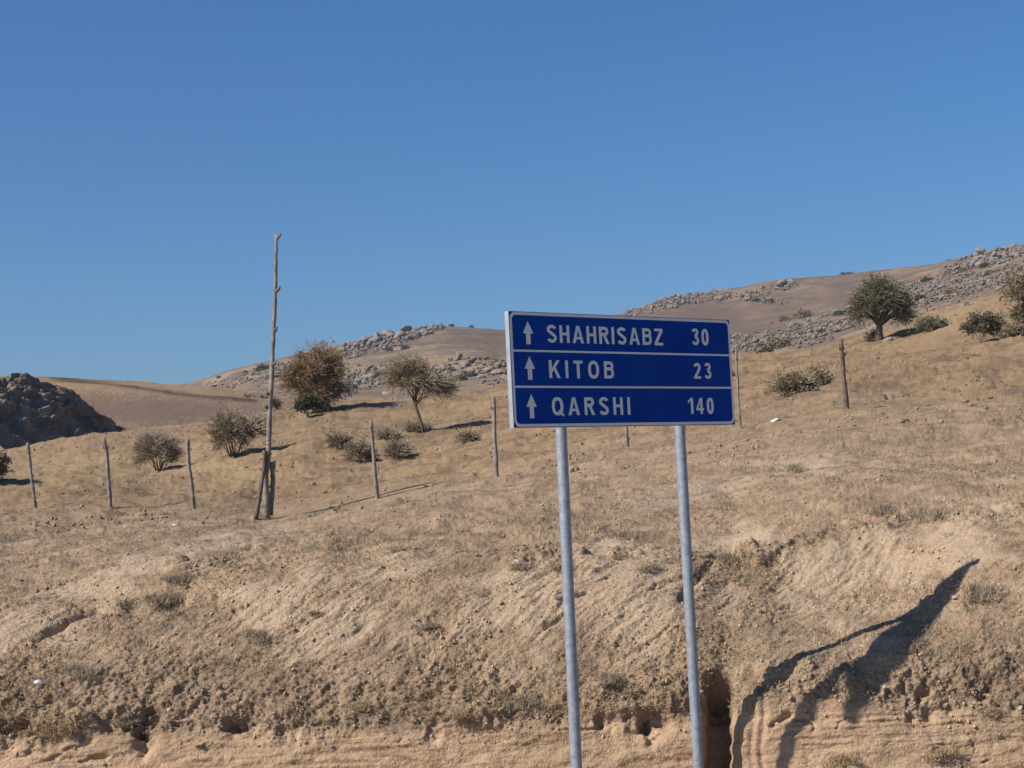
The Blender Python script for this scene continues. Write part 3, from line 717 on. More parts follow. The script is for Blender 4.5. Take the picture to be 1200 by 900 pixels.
    if LC:
        V, Fq = leaf_quads(np.array(LC), leaf, r); link('crown' if trunk_top else 'foliage', np_mesh('foliage', V, Fq), leafmat, root)
    return root
def px2m(Y): return Y / F
def plant_px(name, bx, by, k0, k1, x0, y0, x1, y1, leafmat, label, cat, group=None, seed=0, trunk=None, depth=1.0, **kw):
    """bounding box of the crown measured in the photograph, base at (bx, by) on the ground"""
    b = ground(bx, by, k0, k1); s_ = px2m(b.y)
    c = at((x0 + x1) / 2, (y0 + y1) / 2, b.y) - b
    tl = kw.get('twig_len', .6); ex = lambda a_: max(a_ / 2 * s_ * .55, a_ / 2 * s_ - .55 * tl); rx = ex(x1 - x0); rz = ex(y1 - y0)
    if trunk: kw['trunk_top'] = at(trunk[0], trunk[1], b.y) - b; kw['trunk_r'] = trunk[2]
    cw = [(c, (rx, rx * depth, rz))]
    for (a0, b0, a1, b1) in kw.pop('lobes', []):
        cw.append((at((a0 + a1) / 2, (b0 + b1) / 2, b.y) - b, (ex(a1 - a0), ex(a1 - a0), ex(b1 - b0))))
    return make_plant(name, b, cw, leafmat, label, cat, group, seed, **kw)

TG = 'scattered trees on the slope beyond the fence'
plant_px('autumn_tree', 377, 484, 8.6, 10, 336, 398, 408, 460, M_leaf_brown, 'round brown leafed autumn tree behind the tall pole', 'tree', TG, 3, trunk=(375, 464, .2), lobes=[(324, 420, 370, 470), (363, 425, 414, 474), (342, 440, 402, 484)],
         clusters=200, leaves=120, leaf=.045, twigs=15, twig_len=.7, lump=.4, flat_bottom=-.9)
plant_px('slender_tree', 497, 507, 8.3, 10, 449, 412, 511, 464, M_leaf_sage, 'slender leaning tree with thin grey green crown left of the sign', 'tree', TG, 5, trunk=(485, 467, .055), lobes=[(478, 426, 535, 471)],
         clusters=115, leaves=99, leaf=.034, twigs=11, twig_len=.7, lump=.35, flat_bottom=-.9)
plant_px('oak_tree', 1031, 398, 9.4, 10.2, 996, 321, 1066, 376, M_leaf_green, 'broad round olive green tree on the hillside right of the sign', 'tree', TG, 8, trunk=(1030, 378, .17), lobes=[(991, 340, 1030, 384), (1040, 338, 1076, 386)],
         clusters=200, leaves=90, leaf=.048, twigs=15, twig_len=.7, lump=.3, flat_bottom=-.7)
plant_px('edge_tree', 1215, 385, 9.2, 10.4, 1168, 312, 1260, 362, M_leaf_dull, 'half bare brownish tree cut off by the right edge of the view', 'tree', TG, 9, trunk=(1212, 362, .25),
         clusters=70, leaves=36, leaf=.08, twigs=12, twig_len=.9, lump=.5)
plant_px('edge_tree', -6, 568, 7.6, 9, -44, 528, 17, 560, M_leaf_dull, 'dark drooping tree entering from the left edge of the view', 'tree', TG, 10, trunk=(-10, 552, .12),
         clusters=60, leaves=90, leaf=.05, twigs=9, twig_len=.4, lump=.4, droop=.5)
BG = 'bare thorny bushes on the slope'
plant_px('thorn_bush', 187, 552, 8.3, 9.6, 154, 500, 217, 556, M_leaf_dull, 'bare grey twiggy bush behind the fence at left', 'bush', BG, 12, stems=8, trunk_r=.09, clusters=170, leaves=14, leaf=.022, twigs=14, twig_len=.42, spread=.5, lump=.25, flat_bottom=-.6, twigmat=M_twig)
plant_px('thorn_bush', 276, 534, 8.4, 9.6, 240, 474, 300, 536, M_leaf_dull, 'large olive brown bush just left of the tall pole', 'bush', BG, 13, stems=8, trunk_r=.10, lobes=[(280, 478, 318, 520)], clusters=190, leaves=40, leaf=.032, twigs=11, twig_len=.42, spread=.6, lump=.4, flat_bottom=-.75)
plant_px('low_bush', 362, 489, 8.6, 10, 345, 464, 381, 489, M_leaf_dark, 'small dark green bush at the foot of the autumn tree', 'bush', None, 14, stems=4, clusters=36, leaves=90, leaf=.07, twigs=6, twig_len=.3, lump=.2, flat_bottom=-.2)
for i, (bx, by, x0, y0, x1, y1, mt, lab) in enumerate([
        (399, 526, 380, 510, 418, 527, M_leaf_dull, 'rounded low olive bush left of the slim fence post'),
        (418, 541, 401, 519, 445, 541, M_leaf_dull, 'loose grey bush right beside the slim fence post'),
        (458, 517, 441, 507, 471, 518, M_leaf_dull, 'low bush behind the slim fence post, left of the leaning trunk'),
        (465, 533, 455, 523, 478, 534, M_leaf_dull, 'small low bush downhill from the slender tree'),
        (489, 508, 475, 494, 507, 510, M_leaf_dull, 'dark low bush wrapped round the slender tree foot'),
        (547, 518, 542, 511, 556, 519, M_leaf_sage, 'small scrub tuft left of the crooked fence post'),
        (937, 461, 908, 443, 955, 463, M_leaf_sage, 'wide sage bush between the pale and the dark fence post'),
        (957, 452, 948, 437, 972, 453, M_leaf_sage, 'smaller sage bush right behind the wide one'),
        (1152, 403, 1127, 362, 1180, 403, M_leaf_dark, 'dense dark green shrub on the right hillside'),
        (1190, 401, 1168, 382, 1215, 402, M_leaf_dull, 'low spreading shrub beside the dense dark shrub'),
        (1198, 378, 1183, 354, 1215, 380, M_leaf_green, 'round green shrub at the right edge of the view'),
        (1094, 388, 1070, 370, 1112, 391, M_leaf_green, 'low green thicket on the rocks right of the broad tree'),
        (323, 480, 317, 465, 329, 480, M_leaf_dark, 'tiny dark bush behind the tall pole'),
        (1023, 399, 1019, 390, 1030, 400, M_leaf_dull, 'bushy suckers at the foot of the broad tree')]):
    w = (x1 - x0)
    plant_px('low_bush', bx, by, 7.2, 10.2, x0, y0, x1, y1 + 3, mt, lab, 'bush', 'low bushes beyond the fence', 30 + i, stems=5, trunk_r=.06, clusters=int(22 + w * .7), leaves=60, leaf=.03 if by > 440 else .045, twigs=10, twig_len=.4, spread=.7, lump=.5, flat_bottom=-.5)

# far bushes: on and below the ridges (a few shared plant meshes, each bush an object of its own)
def bush_mesh(seed, n=420):
    r = np.random.default_rng(seed); d = r.normal(size=(n, 3)); d /= np.linalg.norm(d, axis=1, keepdims=True); d[:, 2] = np.abs(d[:, 2]) * 1.0 - .12
    az = np.arctan2(d[:, 1], d[:, 0]); q = r.uniform(.3, 1, n) ** .35 * (1 + .25 * np.sin(az * 3 + seed) + .15 * np.sin(az * 7 + seed * 3 + d[:, 2] * 5))
    C = d * q[:, None] * np.array([1, 1, .8]); V, Fq = leaf_quads(C, .13, r); me = np_mesh('far_bush', V, Fq); return me
FB = {}
def far_bush(px, py, wpx, k0, k1, mt, label, group, hr=.8, seed=0):
    key = (mt.name, seed % 5)
    if key not in FB: me = bush_mesh(seed % 5 + 40); me.materials.append(mt); FB[key] = me
    b = ground(px, py, k0, k1); s_ = wpx / 2 * px2m(b.y)
    o = bpy.data.objects.new('far_bush', FB[key]); COL.objects.link(o); o.location = b + Vector((0, 0, s_ * .1)); o.scale = (s_, s_, s_ * hr * 1.25); o.rotation_euler = (0, 0, seed * 1.7)
    setp(o, label, 'bush', group); return o
G1 = 'dark bushes on the far hills'
i = 0
for (px, py, w, lab) in [(988, 325, 13, 'double dark bush alone on the bare far ridge left of the broad tree'), (996, 323, 9, 'smaller half of the double dark bush on the bare ridge'),
        (1112, 308, 8, 'single dark bush standing where the bare ridge meets the rocks'), (307, 434, 17, 'dark bush crowning the rocky ridge left of the tall pole'), (288, 437, 7, 'small dark bush on the ridge end left of the crowning bush'),
        (257, 443, 6, 'tiny dark bush near the left end of the far ridge'), (541, 446, 15, 'dark bush among pale boulders left of the sign'), (553, 441, 13, 'dark bush just right of its neighbour among pale boulders left of the sign'),
        (482, 398, 9, 'dark bush on the rocky crest above the slender tree'), (456, 411, 9, 'dark bush below the rocky crest left of the slender tree'), (475, 409, 11, 'dark bush in the rocks right above the slender tree crown'),
        (529, 382, 7, 'small dark bush on the summit of the hill left of the sign'), (552, 383, 6, 'dark bush right of the summit left of the sign'), (442, 440, 14, 'grey bush below the autumn tree on the rocky slope'),
        (886, 353, 9, 'dark bush on the far crest right of the sign'), (872, 349, 8, 'dark bush leftmost on the far crest right of the sign'), (912, 337, 7, 'dark bush on the rocky knob of the far crest'),
        (984, 370, 13, 'dark round bush beside the slab left of the broad tree'), (941, 372, 22, 'grey green bush in the rocks left of the broad tree'), (920, 376, 14, 'low grey green bush left in the rocks below the mauve slope'),
        (1078, 352, 16, 'bush behind the right side of the broad tree'), (1096, 352, 18, 'brown bush in the rocky slope right of the broad tree'), (1114, 345, 16, 'grey bush halfway up the rocky slope'),
        (1086, 330, 13, 'dark bush high on the rocky slope above the broad tree'), (1150, 300, 9, 'bush on the skyline rocks near the right edge'), (1183, 294, 10, 'bush on the last skyline rocks at right'),
        (1128, 318, 12, 'grey bush below the skyline rocks'), (1160, 322, 12, 'grey bush left of the edge tree below the skyline'), (1172, 305, 14, 'low bush below the last skyline rocks'), (915, 408, 26, 'bare grey bush in front of the rock fall right of the sign'), (898, 415, 18, 'smaller bare bush beside the rock fall right of the sign')]:
    mt = M_leaf_dull if ('grey' in lab or 'brown' in lab or 'bare' in lab.split()[0]) else M_leaf_dark
    far_bush(px, py, w, 10.9 if 'broad tree' in lab or 'fall' in lab or 'left of the sign' in lab or 'slope' in lab else 13.5, 17.99, mt, lab, G1, .85, i); i += 1
pts_, nn_, (sx_, sy_) = pick(60, [(430, 440, 60, 25, 10), (1120, 340, 90, 28, 15), (900, 400, 60, 30, 10), (830, 350, 60, 8, 5), (480, 400, 60, 12, 20), (300, 445, 40, 10, 10)], 13.5, 17.9, 77)
for j in range(60):
    s_ = random.uniform(3, 7) / 2 * px2m(pts_[j][1]); mt = M_leaf_dull if j % 2 else M_leaf_dark; key = (mt.name, j % 5)
    if key not in FB: me = bush_mesh(j % 5 + 40); me.materials.append(mt); FB[key] = me
    o = bpy.data.objects.new('far_bush', FB[key]); COL.objects.link(o); o.location = pts_[j]; o.scale = (s_, s_, s_ * .9); o.rotation_euler = (0, 0, j)
    setp(o, 'small round scrub bush dotted among the rocks of the far hills', 'bush', 'small scrub dotted over the far hills')
# bushes on and at the foot of the dark outcrop
for j, (px, py, w, lab) in enumerate([(70, 441, 6, 'small bush on the skyline of the dark outcrop'), (50, 512, 20, 'brown bush at the shaded foot of the dark outcrop'), (88, 508, 22, 'wide brown bush at the outcrop foot, further right'), (30, 497, 18, 'shaded bush low on the left of the dark outcrop'), (140, 503, 14, 'bush where the dark outcrop meets the grass')]):
    far_bush(px, py, w, 10, 11.6, M_leaf_dull, lab, 'bushes round the dark outcrop', .7, j + 3)

# ------------------------------------------------------------------ rocks
def rock_mesh(seed, sub=2, ang=.0):
    r = np.random.default_rng(seed); bm = bmesh.new(); bmesh.ops.create_icosphere(bm, subdivisions=sub, radius=1)
    V = np.array([v.co for v in bm.verts]); Fc = np.array([[v.index for v in f.verts] for f in bm.faces]); bm.free()
    for k in range(13):                                         # slice with random planes: angular faces
        n = r.normal(size=3); n /= np.linalg.norm(n); d = r.uniform(.42, .80); over = V @ n - d; V = V - np.where(over > 0, over, 0)[:, None] * n * .95
    V = V * r.uniform(.7, 1.45, 3); V += r.normal(size=V.shape) * .02
    return V, Fc
RV = [rock_mesh(200 + i) for i in range(10)]; RM = {}
def rock_me(i, mt, smooth=False):
    k = (i, mt.name)
    if k not in RM: RM[k] = np_mesh('boulder', *RV[i]); RM[k].materials.append(mt)
    return RM[k]
def boulder(p, s_, mt, label, group, i, flatten=.75, name='boulder', cat='boulder', rot=None):
    o = bpy.data.objects.new(name, rock_me(i % 10, mt)); COL.objects.link(o); rr = random.Random(i * 7 + 1)
    o.location = p; o.scale = (s_ * rr.uniform(.8, 1.3), s_ * rr.uniform(.7, 1.1), s_ * flatten * rr.uniform(.6, 1.15)); o.rotation_euler = rot or (rr.uniform(-.4, .4), rr.uniform(-.4, .4), rr.uniform(0, 6.28))
    setp(o, label, cat, group); return o
REG = [ # (ellipses, individual count, stuff count, k0, k1, (min,max) half size px, label, group)
    ([(455, 400, 62, 9, 17), (410, 413, 25, 8, 10), (505, 386, 30, 5, 20)], 36, 420, 15.6, 17.2, (1.4, 3.6), 'grey boulder on the rocky crest above the slender tree', 'boulders on the crest left of the sign'),
    ([(295, 443, 55, 7, 12), (330, 437, 30, 10, 8)], 20, 160, 14.4, 17.1, (1.2, 3.2), 'grey boulder on the low ridge left of the autumn tree', 'boulders on the low ridge at left'),
    ([(430, 445, 45, 13, 12), (400, 458, 25, 8, 0)], 20, 180, 13.2, 15.6, (1.5, 4.2), 'pale boulder on the slope between the autumn and the slender tree', 'boulders between the two left trees'),
    ([(545, 432, 45, 11, 6), (580, 440, 25, 12, 0), (515, 440, 20, 8, 0)], 22, 110, 13.0, 15.2, (1.8, 5.5), 'pale rounded boulder on the slope just left of the sign', 'boulders left of the sign'),
    ([(815, 352, 45, 7, 8), (775, 358, 30, 6, 18), (750, 366, 18, 4, 15)], 30, 320, 15.8, 17.2, (1.2, 2.8), 'pale boulder on the far crest above the sign', 'boulders on the crest above the sign'),
    ([(900, 340, 30, 5, 8), (920, 336, 15, 4, 5), (890, 350, 30, 6, -10)], 14, 60, 15.8, 17.1, (1.2, 2.6), 'boulder on the knob of the far crest right of the sign', 'boulders on the far knob'),
    ([(885, 400, 32, 16, 15), (925, 395, 40, 16, 10), (965, 385, 35, 12, 10), (870, 392, 20, 12, 0), (945, 405, 35, 8, 10)], 70, 620, 13.2, 15.3, (1.3, 3.8), 'grey boulder in the rock fall just right of the sign', 'boulders of the rock fall right of the sign'),
    ([(955, 368, 40, 8, 15), (985, 362, 24, 7, 10), (1000, 382, 22, 6, 0)], 18, 130, 13.4, 15.8, (1.5, 4.0), 'grey slab boulder behind the left side of the broad tree', 'slabs left of the broad tree'),
    ([(1160, 305, 45, 9, 10), (1135, 314, 35, 7, 15), (1185, 298, 30, 8, 10), (1115, 320, 15, 6, 0)], 40, 330, 15.3, 17.1, (1.3, 3.6), 'grey boulder on the skyline rocks near the right edge', 'boulders on the right skyline'),
    ([(1100, 345, 60, 17, 18), (1150, 335, 55, 15, 15), (1080, 338, 30, 10, 0), (1185, 325, 35, 14, 10)], 60, 620, 13.2, 16.6, (1.2, 4.2), 'grey boulder on the rocky slope above the broad tree', 'boulders on the slope above the broad tree'),
]
RVf = [rock_mesh(400 + i, 1) for i in range(6)]
for q, (ell, ni, ns, k0, k1, (mn, mx), lab, grp) in enumerate(REG):
    pp, nr, _ = pick(ni, ell, k0, k1, 500 + q); r = random.Random(q)
    for j in range(ni):
        s_ = (2.3 if k0 > 15 else 1.5) * (mn + (mx - mn) * (.4 + .6 * r.random() ** 1.5)) * px2m(pp[j][1]); boulder(Vector(pp[j]) + Vector((0, 0, s_ * r.uniform(-.1, .8))), s_, M_rock_far, lab, grp, j + q * 31, .8)
    ns = int(ns * (5 if k0 > 15 else 3.6)); pp, nr, _ = pick(ns, ell, k0, k1, 700 + q); rg = np.random.default_rng(q); Vs, Fs, off = [], [], 0
    for j in range(ns):
        V, Fc = RVf[j % 6]; s_ = (1.9 if k0 > 15 else 1.4) * (mn * .5 + (mx - mn) * .6 * rg.random() ** 1.8) * px2m(pp[j][1]); a = rg.uniform(0, 6.28); c, sn = math.cos(a), math.sin(a)
        Vr = V @ np.array([[c, sn, 0], [-sn, c, 0], [0, 0, 1]]) * s_ * rg.uniform(.8, 1.2, 3) * np.array([1, 1, .85]) + pp[j] + np.array([0, 0, s_ * rg.uniform(-.2, .9)])
        Vs.append(Vr); Fs.append(Fc + off); off += len(V)
    o = link('loose_rocks', np_mesh('loose_rocks', np.concatenate(Vs), np.concatenate(Fs)), M_rock_far)
    setp(o, 'loose small rocks around the ' + grp, 'rocks', kind='stuff')
# single rocks one can point to
def one(px, py, k0, k1, w, mt, lab, name='boulder', i=0, fl=.7, cat='boulder', lift=.15):
    p = ground(px, py, k0, k1); s_ = w / 2 * px2m(p.y); return boulder(p + Vector((0, 0, s_ * lift)), s_, mt, lab, None, i, fl, name, cat)
one(908, 495, 6.2, 8, 17, M_pale, 'pale white rock lying on the grass right of the sign', 'pale_rock', 4, .5, 'rock')
one(500, 459, 12.9, 15, 19, M_rock, 'large pale slab boulder behind the slender tree trunk', i=5)
one(453, 462, 12.9, 15, 16, M_rock, 'rounded tan boulder on the crest left of the slender tree', i=6, fl=.9)
one(565, 443, 12.9, 15, 15, M_rock, 'round pale boulder under the dark bushes left of the sign', i=7, fl=.9)
one(1065, 392, 9, 10.4, 13, M_rock, 'tilted grey rock at the right foot of the broad tree', i=8)
one(1040, 398, 9, 10.4, 13, M_rock, 'low grey rock touching the broad tree trunk', i=9, fl=.5)
one(1078, 388, 9, 10.4, 12, M_rock, 'pale rock second to the right of the broad tree', i=3, fl=.6)
one(1132, 361, 9.6, 10.6, 14, M_rock, 'upright grey rock on the crest left of the dark shrub', i=2, fl=1.1)
for j, (px, py, w) in enumerate([(1146, 356, 14), (1158, 353, 15), (1170, 350, 14), (1182, 345, 13), (1122, 369, 10), (1112, 376, 9)]):
    p = ground(px, py, 9.4, 10.6); s_ = w / 2 * px2m(p.y); boulder(p, s_, M_rock, 'long grey slab in the row of rocks along the right crest', 'row of slabs on the right crest', j + 11, .45)
for j, (px, py, w) in enumerate([(1100, 466, 5), (1118, 463, 3), (820, 545, 4), (1158, 545, 12), (447, 497, 4), (455, 492, 4), (447, 492, 5), (560, 548, 4)]):
    p = ground(px, py, 5.2, 10); s_ = w / 2 * px2m(p.y); boulder(p, s_, M_rock, 'small stone lying loose on the slope', 'small loose stones on the slope', j + 19, .6, 'stone', 'stone')
p = ground(46, 803, 3, 5); boulder(p + Vector((0, -.01, .02)), .034, M_litter, 'small bright white stone low on the bank at far left', None, 2, .75, 'white_stone', 'stone')
p = ground(606, 659, 3, 6.5); boulder(p + Vector((0, -.01, .01)), .03, M_pale, 'grey white pebble in the weeds left of the near sign leg', None, 5, .8, 'pebble', 'stone')
p = ground(205, 616, 5, 7.5); boulder(p + Vector((0, -.01, .01)), .05, M_pale, 'pale chip of stone on the grass downhill from the straight fence post', None, 6, .5, 'stone', 'stone')
p = ground(1119, 702, 3, 6.5); boulder(p + Vector((0, -.01, .01)), .03, M_pale, 'little pale stone beside the tip of the sign shadow', None, 7, .6, 'stone', 'stone')

# ---- dark outcrop: a broken rock nose whose face turns away from the sun
NU, NV = 260, 150
topl = [(-90, 418, 128), (-40, 428, 132), (0, 438, 136), (14, 434, 137), (32, 436, 139), (45, 443, 141), (66, 447, 143), (84, 455, 145), (100, 468, 148), (118, 484, 151), (136, 497, 153), (152, 505, 155)]
botl = [(-90, 470, 106), (-40, 485, 112), (0, 497, 118), (30, 513, 122), (55, 518, 127), (85, 516, 133), (110, 514, 140), (135, 510, 147), (152, 507, 153)]
uu = np.linspace(0, 1, NU); PT = np.array([tuple(at(*q)) for q in topl]); PB = np.array([tuple(at(*q)) for q in botl])
def samp(A, xs):
    xk = np.array([q[0] for q in xs], float); t = -90 + uu * 242; return np.stack([np.interp(t, xk, A[:, k]) for k in range(3)], 1)
TT, BB = samp(PT, topl), samp(PB, botl)
vv = np.linspace(-.35, 1.25, NV)[:, None, None]
G = BB[None] * (1 - vv) + TT[None] * vv
prof = np.clip(vv, 0, 1); G[..., 2] += (np.sin(prof * np.pi) * .5)[..., 0] * np.linspace(1, .1, NU)[None]
back = np.clip(vv - 1, 0, 1)[..., 0]; G[..., 2] = G[..., 2] - back * 14; G[..., 1] = G[..., 1] + back * 14
Nn = normals(G); gu = np.cumsum(np.linalg.norm(np.diff(TT, axis=0, prepend=TT[:1]), axis=1))[None] * np.ones((NV, 1)); gv = vv[..., 0] * 11 * np.ones((1, NU))
def cells(a, b, seed):   # faceted blocks with recessed joints
    r = np.random.default_rng(seed); ia = np.floor(a).astype(int); ib = np.floor(b).astype(int); f1_ = np.full(a.shape, 9.); f2_ = np.full(a.shape, 9.); hgt = np.zeros(a.shape)
    jx = r.random((64, 64)); jy = r.random((64, 64)); jh = r.random((64, 64)); tx2 = r.normal(size=(64, 64)); ty2 = r.normal(size=(64, 64))
    for da in (-1, 0, 1):
        for db in (-1, 0, 1):
            ca, cb = (ia + da) % 64, (ib + db) % 64; qx = ia + da + jx[ca, cb] - a; qy = ib + db + jy[ca, cb] - b; d = np.hypot(qx, qy)
            hh_ = jh[ca, cb] - .35 * (qx * tx2[ca, cb] + qy * ty2[ca, cb]); n_ = d < f1_; f2_ = np.where(n_, f1_, np.minimum(f2_, d)); hgt = np.where(n_, hh_, hgt); f1_ = np.where(n_, d, f1_)
    return hgt, f2_ - f1_
h1, e1 = cells((gu + gv * .8) * .24, gv * .55, 1); h2, e2 = cells((gu + gv * .8) * .6, gv * 1.1, 2); h3, e3 = cells(gu * 1.5, gv * 2.0, 3)
dd = .70 * (h1 * sm(0, .22, e1) - .5) + .42 * (h2 * sm(0, .2, e2) - .5) + .05 * (h3 * sm(0, .4, e3) - .5) + .35 * fbm(gu * .3, gv * .3, 5, 7, .55) - .25
fade = np.minimum(1, (1 - uu) * 6)[None] * (1 - .6 * sm(.8, 1.0, vv[..., 0])) * sm(-.3, .1, vv[..., 0] * np.ones((1, NU)))
G = G + Nn * (dd * fade)[..., None]
if Nn[NV // 2, NU // 2] @ np.array([0, -1, .3]) < 0: G = G[::-1]
ii = np.arange(NU * NV).reshape(NV, NU); q4 = np.stack([ii[:-1, :-1], ii[:-1, 1:], ii[1:, 1:], ii[1:, :-1]], -1).reshape(-1, 4)
root = empty('rock_outcrop', tuple(BB[NU // 2])); setp(root, 'dark shaded rocky outcrop at the left edge of the hills', 'rock outcrop')
Gl = G.reshape(-1, 3) - BB[NU // 2]
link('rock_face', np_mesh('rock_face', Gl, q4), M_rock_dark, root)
rr = random.Random(77)
for j in range(40):
    a, b2 = rr.randrange(20, NU - 24), rr.randrange(40, NV - 42); p = Vector(G[b2, a] - BB[NU // 2]); s_ = rr.uniform(.2, .6) * (1 - .4 * a / NU)
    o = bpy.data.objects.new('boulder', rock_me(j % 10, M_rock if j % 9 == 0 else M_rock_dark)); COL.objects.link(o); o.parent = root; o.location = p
    o.scale = (s_ * 1.2, s_, s_ * .75); o.rotation_euler = (rr.uniform(-.5, .5), rr.uniform(-.5, .5), rr.uniform(0, 6.28))

# ------------------------------------------------------------------ near ground cover: tufts, weeds, crumbs
def tuft_mesh(pts, nrm, nb, hgt, wid, r, lean=.6, bw=.06):
    n = len(pts); k = n * nb; B = np.repeat(pts, nb, 0) + r.normal(size=(k, 3)) * np.repeat(wid, nb)[:, None] * np.array([1, 1, .15])
    d = np.repeat(nrm, nb, 0) * .6 + np.array([0, 0, .7]) + r.normal(size=(k, 3)) * lean; d /= np.linalg.norm(d, axis=1, keepdims=True)
    L = np.repeat(hgt, nb)[:, None] * r.uniform(.45, 1.2, (k, 1)); sdv = np.cross(d, r.normal(size=(k, 3))); sdv /= np.linalg.norm(sdv, axis=1, keepdims=True)
    w = L * bw + .0014; V = np.stack([B - sdv * w, B + sdv * w, B + d * L], 1).reshape(-1, 3); return V, np.arange(3 * k).reshape(k, 3)
def scatter_idx(n, weight, r):
    w = weight.ravel(); c = np.cumsum(w); return np.searchsorted(c, r.random(n) * c[-1])
inview = (np.abs(U)[None] < .42) * (PYd > 370) * (PYd < 960)
cellpx = np.abs(np.gradient(PYd, axis=0)) * np.gradient(U)[None] * 1000
patchy = sm(-.05, .5, fbm(x * 1.1, s * 1.1, 4, 201)); Pf = P.reshape(-1, 3); Nf = NRM.reshape(-1, 3)
r = np.random.default_rng(5)
wgt = inview * cellpx * (GK > 2.05) * (GK < 7.2) * (.12 + patchy) * (1 - .85 * bare * bank) * (1 - .8 * path)
i1 = scatter_idx(15000, wgt, r); V, Fq = tuft_mesh(Pf[i1], Nf[i1], 7, r.uniform(.015, .04, len(i1)), np.full(len(i1), .022), r)
o = link('dry_grass', np_mesh('dry_grass', V, Fq), M_straw); setp(o, 'short dry straw coloured grass over the earth bank', 'grass', kind='stuff')
patch2 = sm(.3, .7, fbm(x * .8, s * .8, 4, 207))
wgt = inview * cellpx * (GK > 2.05) * (GK < 7.6) * (.06 + patch2 * (.4 + 2.0 * sm(4.2, 5.5, GK))) * (1 - .9 * bare * bank) * (1 - .9 * path)
i2 = scatter_idx(6500, wgt, r); V, Fq = tuft_mesh(Pf[i2], Nf[i2], 12, r.uniform(.018, .045, len(i2)), np.full(len(i2), .035), r, .8)
o = link('low_weeds', np_mesh('low_weeds', V, Fq), M_weed); setp(o, 'low grey green weeds in patches over the bank', 'weeds', kind='stuff')
# crumbs
wgt = inview * cellpx * (GK > 1.7) * (GK < 7.0) * (.3 + clod)
i3 = scatter_idx(8500, wgt, r); Vs = []; Fs = []; off = 0; pick3 = Pf[i3]; sz = .004 + .018 * r.random(len(i3)) ** 3.5
RVc = [rock_mesh(600 + i, 1) for i in range(5)]
for j in range(len(i3)):
    V, Fc = RVc[j % 5]; Vs.append(V * sz[j] * r.uniform(.7, 1.3, 3) + pick3[j] + np.array([0, 0, sz[j] * .3])); Fs.append(Fc + off); off += len(V)
o = link('soil_crumbs', np_mesh('soil_crumbs', np.concatenate(Vs), np.concatenate(Fs)), M_clod); setp(o, 'loose crumbs and clods of dry soil on the bank', 'soil', kind='stuff')
wgt = inview * cellpx * (GK > 6.2) * (GK < 10.1) * (.1 + sm(0, .5, fbm(x * .5, s * .5, 4, 211)))
i5 = scatter_idx(5000, wgt, r); Vs = []; Fs = []; off = 0; q5 = Pf[i5]; sz = (.012 + .05 * r.random(len(i5)) ** 3) * (q5[:, 1] / 40) ** .7
for j in range(len(i5)):
    V, Fc = RVc[j % 5]; Vs.append(V * sz[j] * r.uniform(.7, 1.5, 3) + q5[j] + np.array([0, 0, sz[j] * .2])); Fs.append(Fc + off); off += len(V)
o = link('scattered_clods', np_mesh('scattered_clods', np.concatenate(Vs), np.concatenate(Fs)), M_clod_dark); setp(o, 'scattered clods and small stones on the slope beyond the fence', 'soil', kind='stuff')
# tufts beyond the fence
wgt = inview * cellpx * (GK >= 7.0) * (GK < 10.1) * (.15 + sm(-.1, .5, fbm(x * .35, s * .35, 4, 209)))
i4 = scatter_idx(9000, wgt, r); V, Fq = tuft_mesh(Pf[i4], Nf[i4], 5, r.uniform(.03, .08, len(i4)), np.full(len(i4), .10), r)
o = link('hill_grass', np_mesh('hill_grass', V, Fq), M_straw); setp(o, 'dry tufts of grass on the slope beyond the fence', 'grass', kind='stuff')
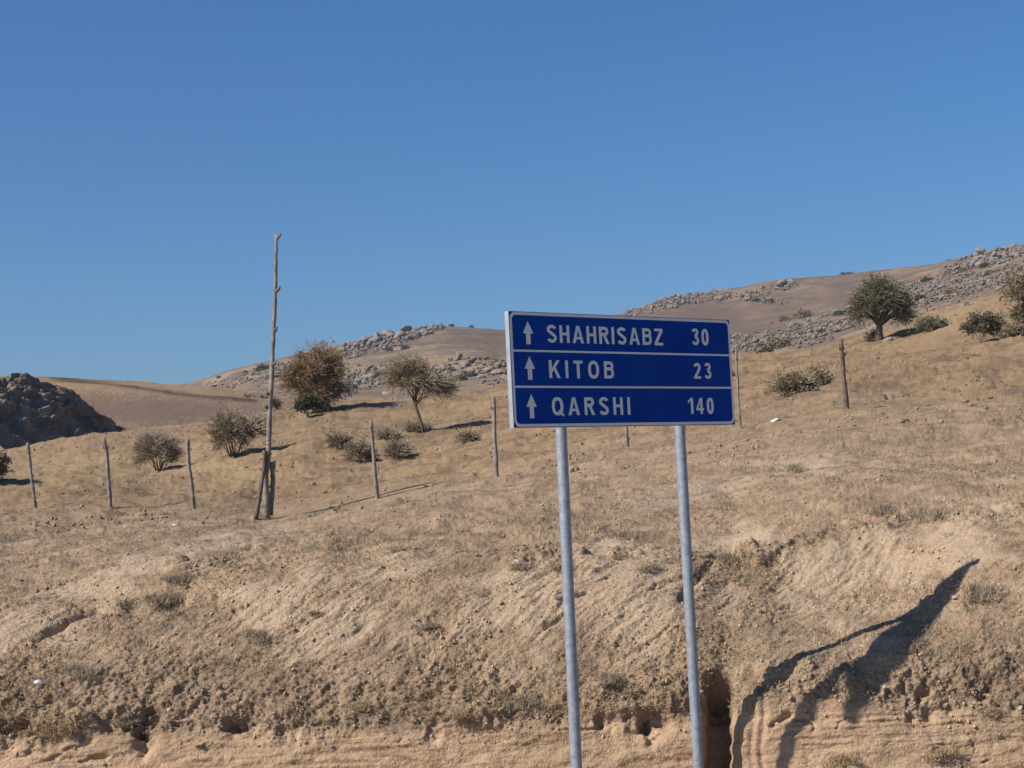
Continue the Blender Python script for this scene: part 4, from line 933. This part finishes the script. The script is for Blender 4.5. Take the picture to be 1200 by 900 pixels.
# individual weeds and small shrubs on the bank
WD = [(210, 680, 30, M_weed, 'bushy dark weed clump high on the bank at left'), (303, 748, 34, M_weed, 'grey rounded weed clump in the middle of the left bank'), (100, 790, 40, M_weed, 'wide sparse weed clump low on the left bank'),
      (70, 858, 36, M_straw, 'dry weed hanging over the cut at far left'), (150, 845, 24, M_weed, 'weed tuft beside the dark hollow in the cut edge'), (610, 665, 24, M_weed, 'dark spiky weed left of the near sign leg'),
      (612, 825, 46, M_weed, 'green grey weed patch above the cut left of the near leg'), (715, 797, 34, M_weed, 'low green weed patch between the two sign legs'), (1088, 608, 44, M_weed, 'weed patch on top of the bare scarp at right'),
      (1150, 697, 46, M_weed, 'long green weed patch right of the shadow tip'), (1078, 752, 20, M_weed, 'small green weed below the long shadow'), (935, 550, 26, M_weed, 'weed clump in the grass right of the sign'),
      (1178, 492, 30, M_weed, 'dark weed at the right edge below the pale path'), (1172, 425, 11, M_weed, 'dark thistle head on the slope at far right'), (845, 655, 34, M_weed, 'weeds crowning the earth lump right of the far leg'),
      (190, 703, 36, M_weed, 'dark ragged weeds along the broken ledge at left'), (660, 668, 26, M_straw, 'dry weeds at the top of the bare scar'), (372, 720, 18, M_weed, 'small weed near the middle of the bank'),
      (760, 668, 26, M_weed, 'green weeds on the scarp edge between the legs'), (235, 875, 9, M_leaf_green, 'tiny fresh green sprout on the cut face'), (1105, 887, 36, M_straw, 'dry scrub on the spoil heap at bottom right'),
      (985, 893, 36, M_straw, 'dry scrub at the left end of the spoil heap'), (730, 652, 20, M_straw, 'pale dry tuft above the scarp between the legs'), (500, 735, 22, M_weed, 'ragged weed on the bank left of the scar'), (1030, 600, 30, M_weed, 'thin weed patch above the scarp'),
      (370, 605, 20, M_weed, 'low weed by the shadow of the tall pole'), (65, 600, 14, M_straw, 'dry tuft beside the knobbly fence post'), (425, 830, 26, M_straw, 'dry tuft hanging over the middle of the cut'), (540, 838, 26, M_straw, 'brown tuft on the lip of the cut'), (1160, 835, 24, M_straw, 'dry tuft on the lip of the cut at right')]
for j, (px, py, w, mt, lab) in enumerate(WD):
    far_ = py < 440; p = ground(px, py, 7.5 if far_ else 0.2, 10 if far_ else 7.9); Rw = w / 2 * px2m(p.y); rg = np.random.default_rng(900 + j)
    nb = 85 if w > 20 else 50; npt = 11
    ang = rg.uniform(0, 6.28, npt); rad = Rw * np.sqrt(rg.random(npt)); base = []
    for q in range(npt):
        gp = ground(px + rad[q] * math.cos(ang[q]) / px2m(p.y), py + rad[q] * math.sin(ang[q]) * .35 / px2m(p.y), 7.5 if far_ else .2, 10 if far_ else 7.9); base.append(tuple(gp - p))
    V, Fq = tuft_mesh(np.array(base), np.tile([[0, -.5, .8]], (npt, 1)), nb, np.full(npt, Rw * .5), np.full(npt, Rw * .28), rg, .95, .022)
    o = link('weed_clump', np_mesh('weed_clump', V, Fq), mt, None, p); setp(o, lab, 'weed')
print('tris', sum(sum(len(p_.vertices) - 2 for p_ in o_.data.polygons) if len(o_.data.polygons) < 200000 else 2 * len(o_.data.polygons) for o_ in bpy.data.objects if o_.type == 'MESH'))
HZ = MB(); HZ.box((0, 350, 58), (2000, 1330, 122)); hz = HZ.build('haze', None)
hm = bpy.data.materials.new('thin_haze'); hm.use_nodes = True; hn = hm.node_tree; hn.nodes.remove(hn.nodes['Principled BSDF'])
pv = hn.nodes.new('ShaderNodeVolumePrincipled'); pv.inputs['Density'].default_value = .00017; pv.inputs['Color'].default_value = (.72, .83, 1, 1); pv.inputs['Anisotropy'].default_value = .2
hn.links.new(pv.outputs[0], hn.nodes['Material Output'].inputs['Volume']); hz.data.materials.append(hm); setp(hz, kind='stuff'); setp(hz, 'thin dry haze over the whole valley')
print('terrain z', P[..., 2].min(), P[..., 2].max(), P[..., 1].max(), P[..., 0].max())
print('terrain verts', NR * NC, 'sign', SW, SH)
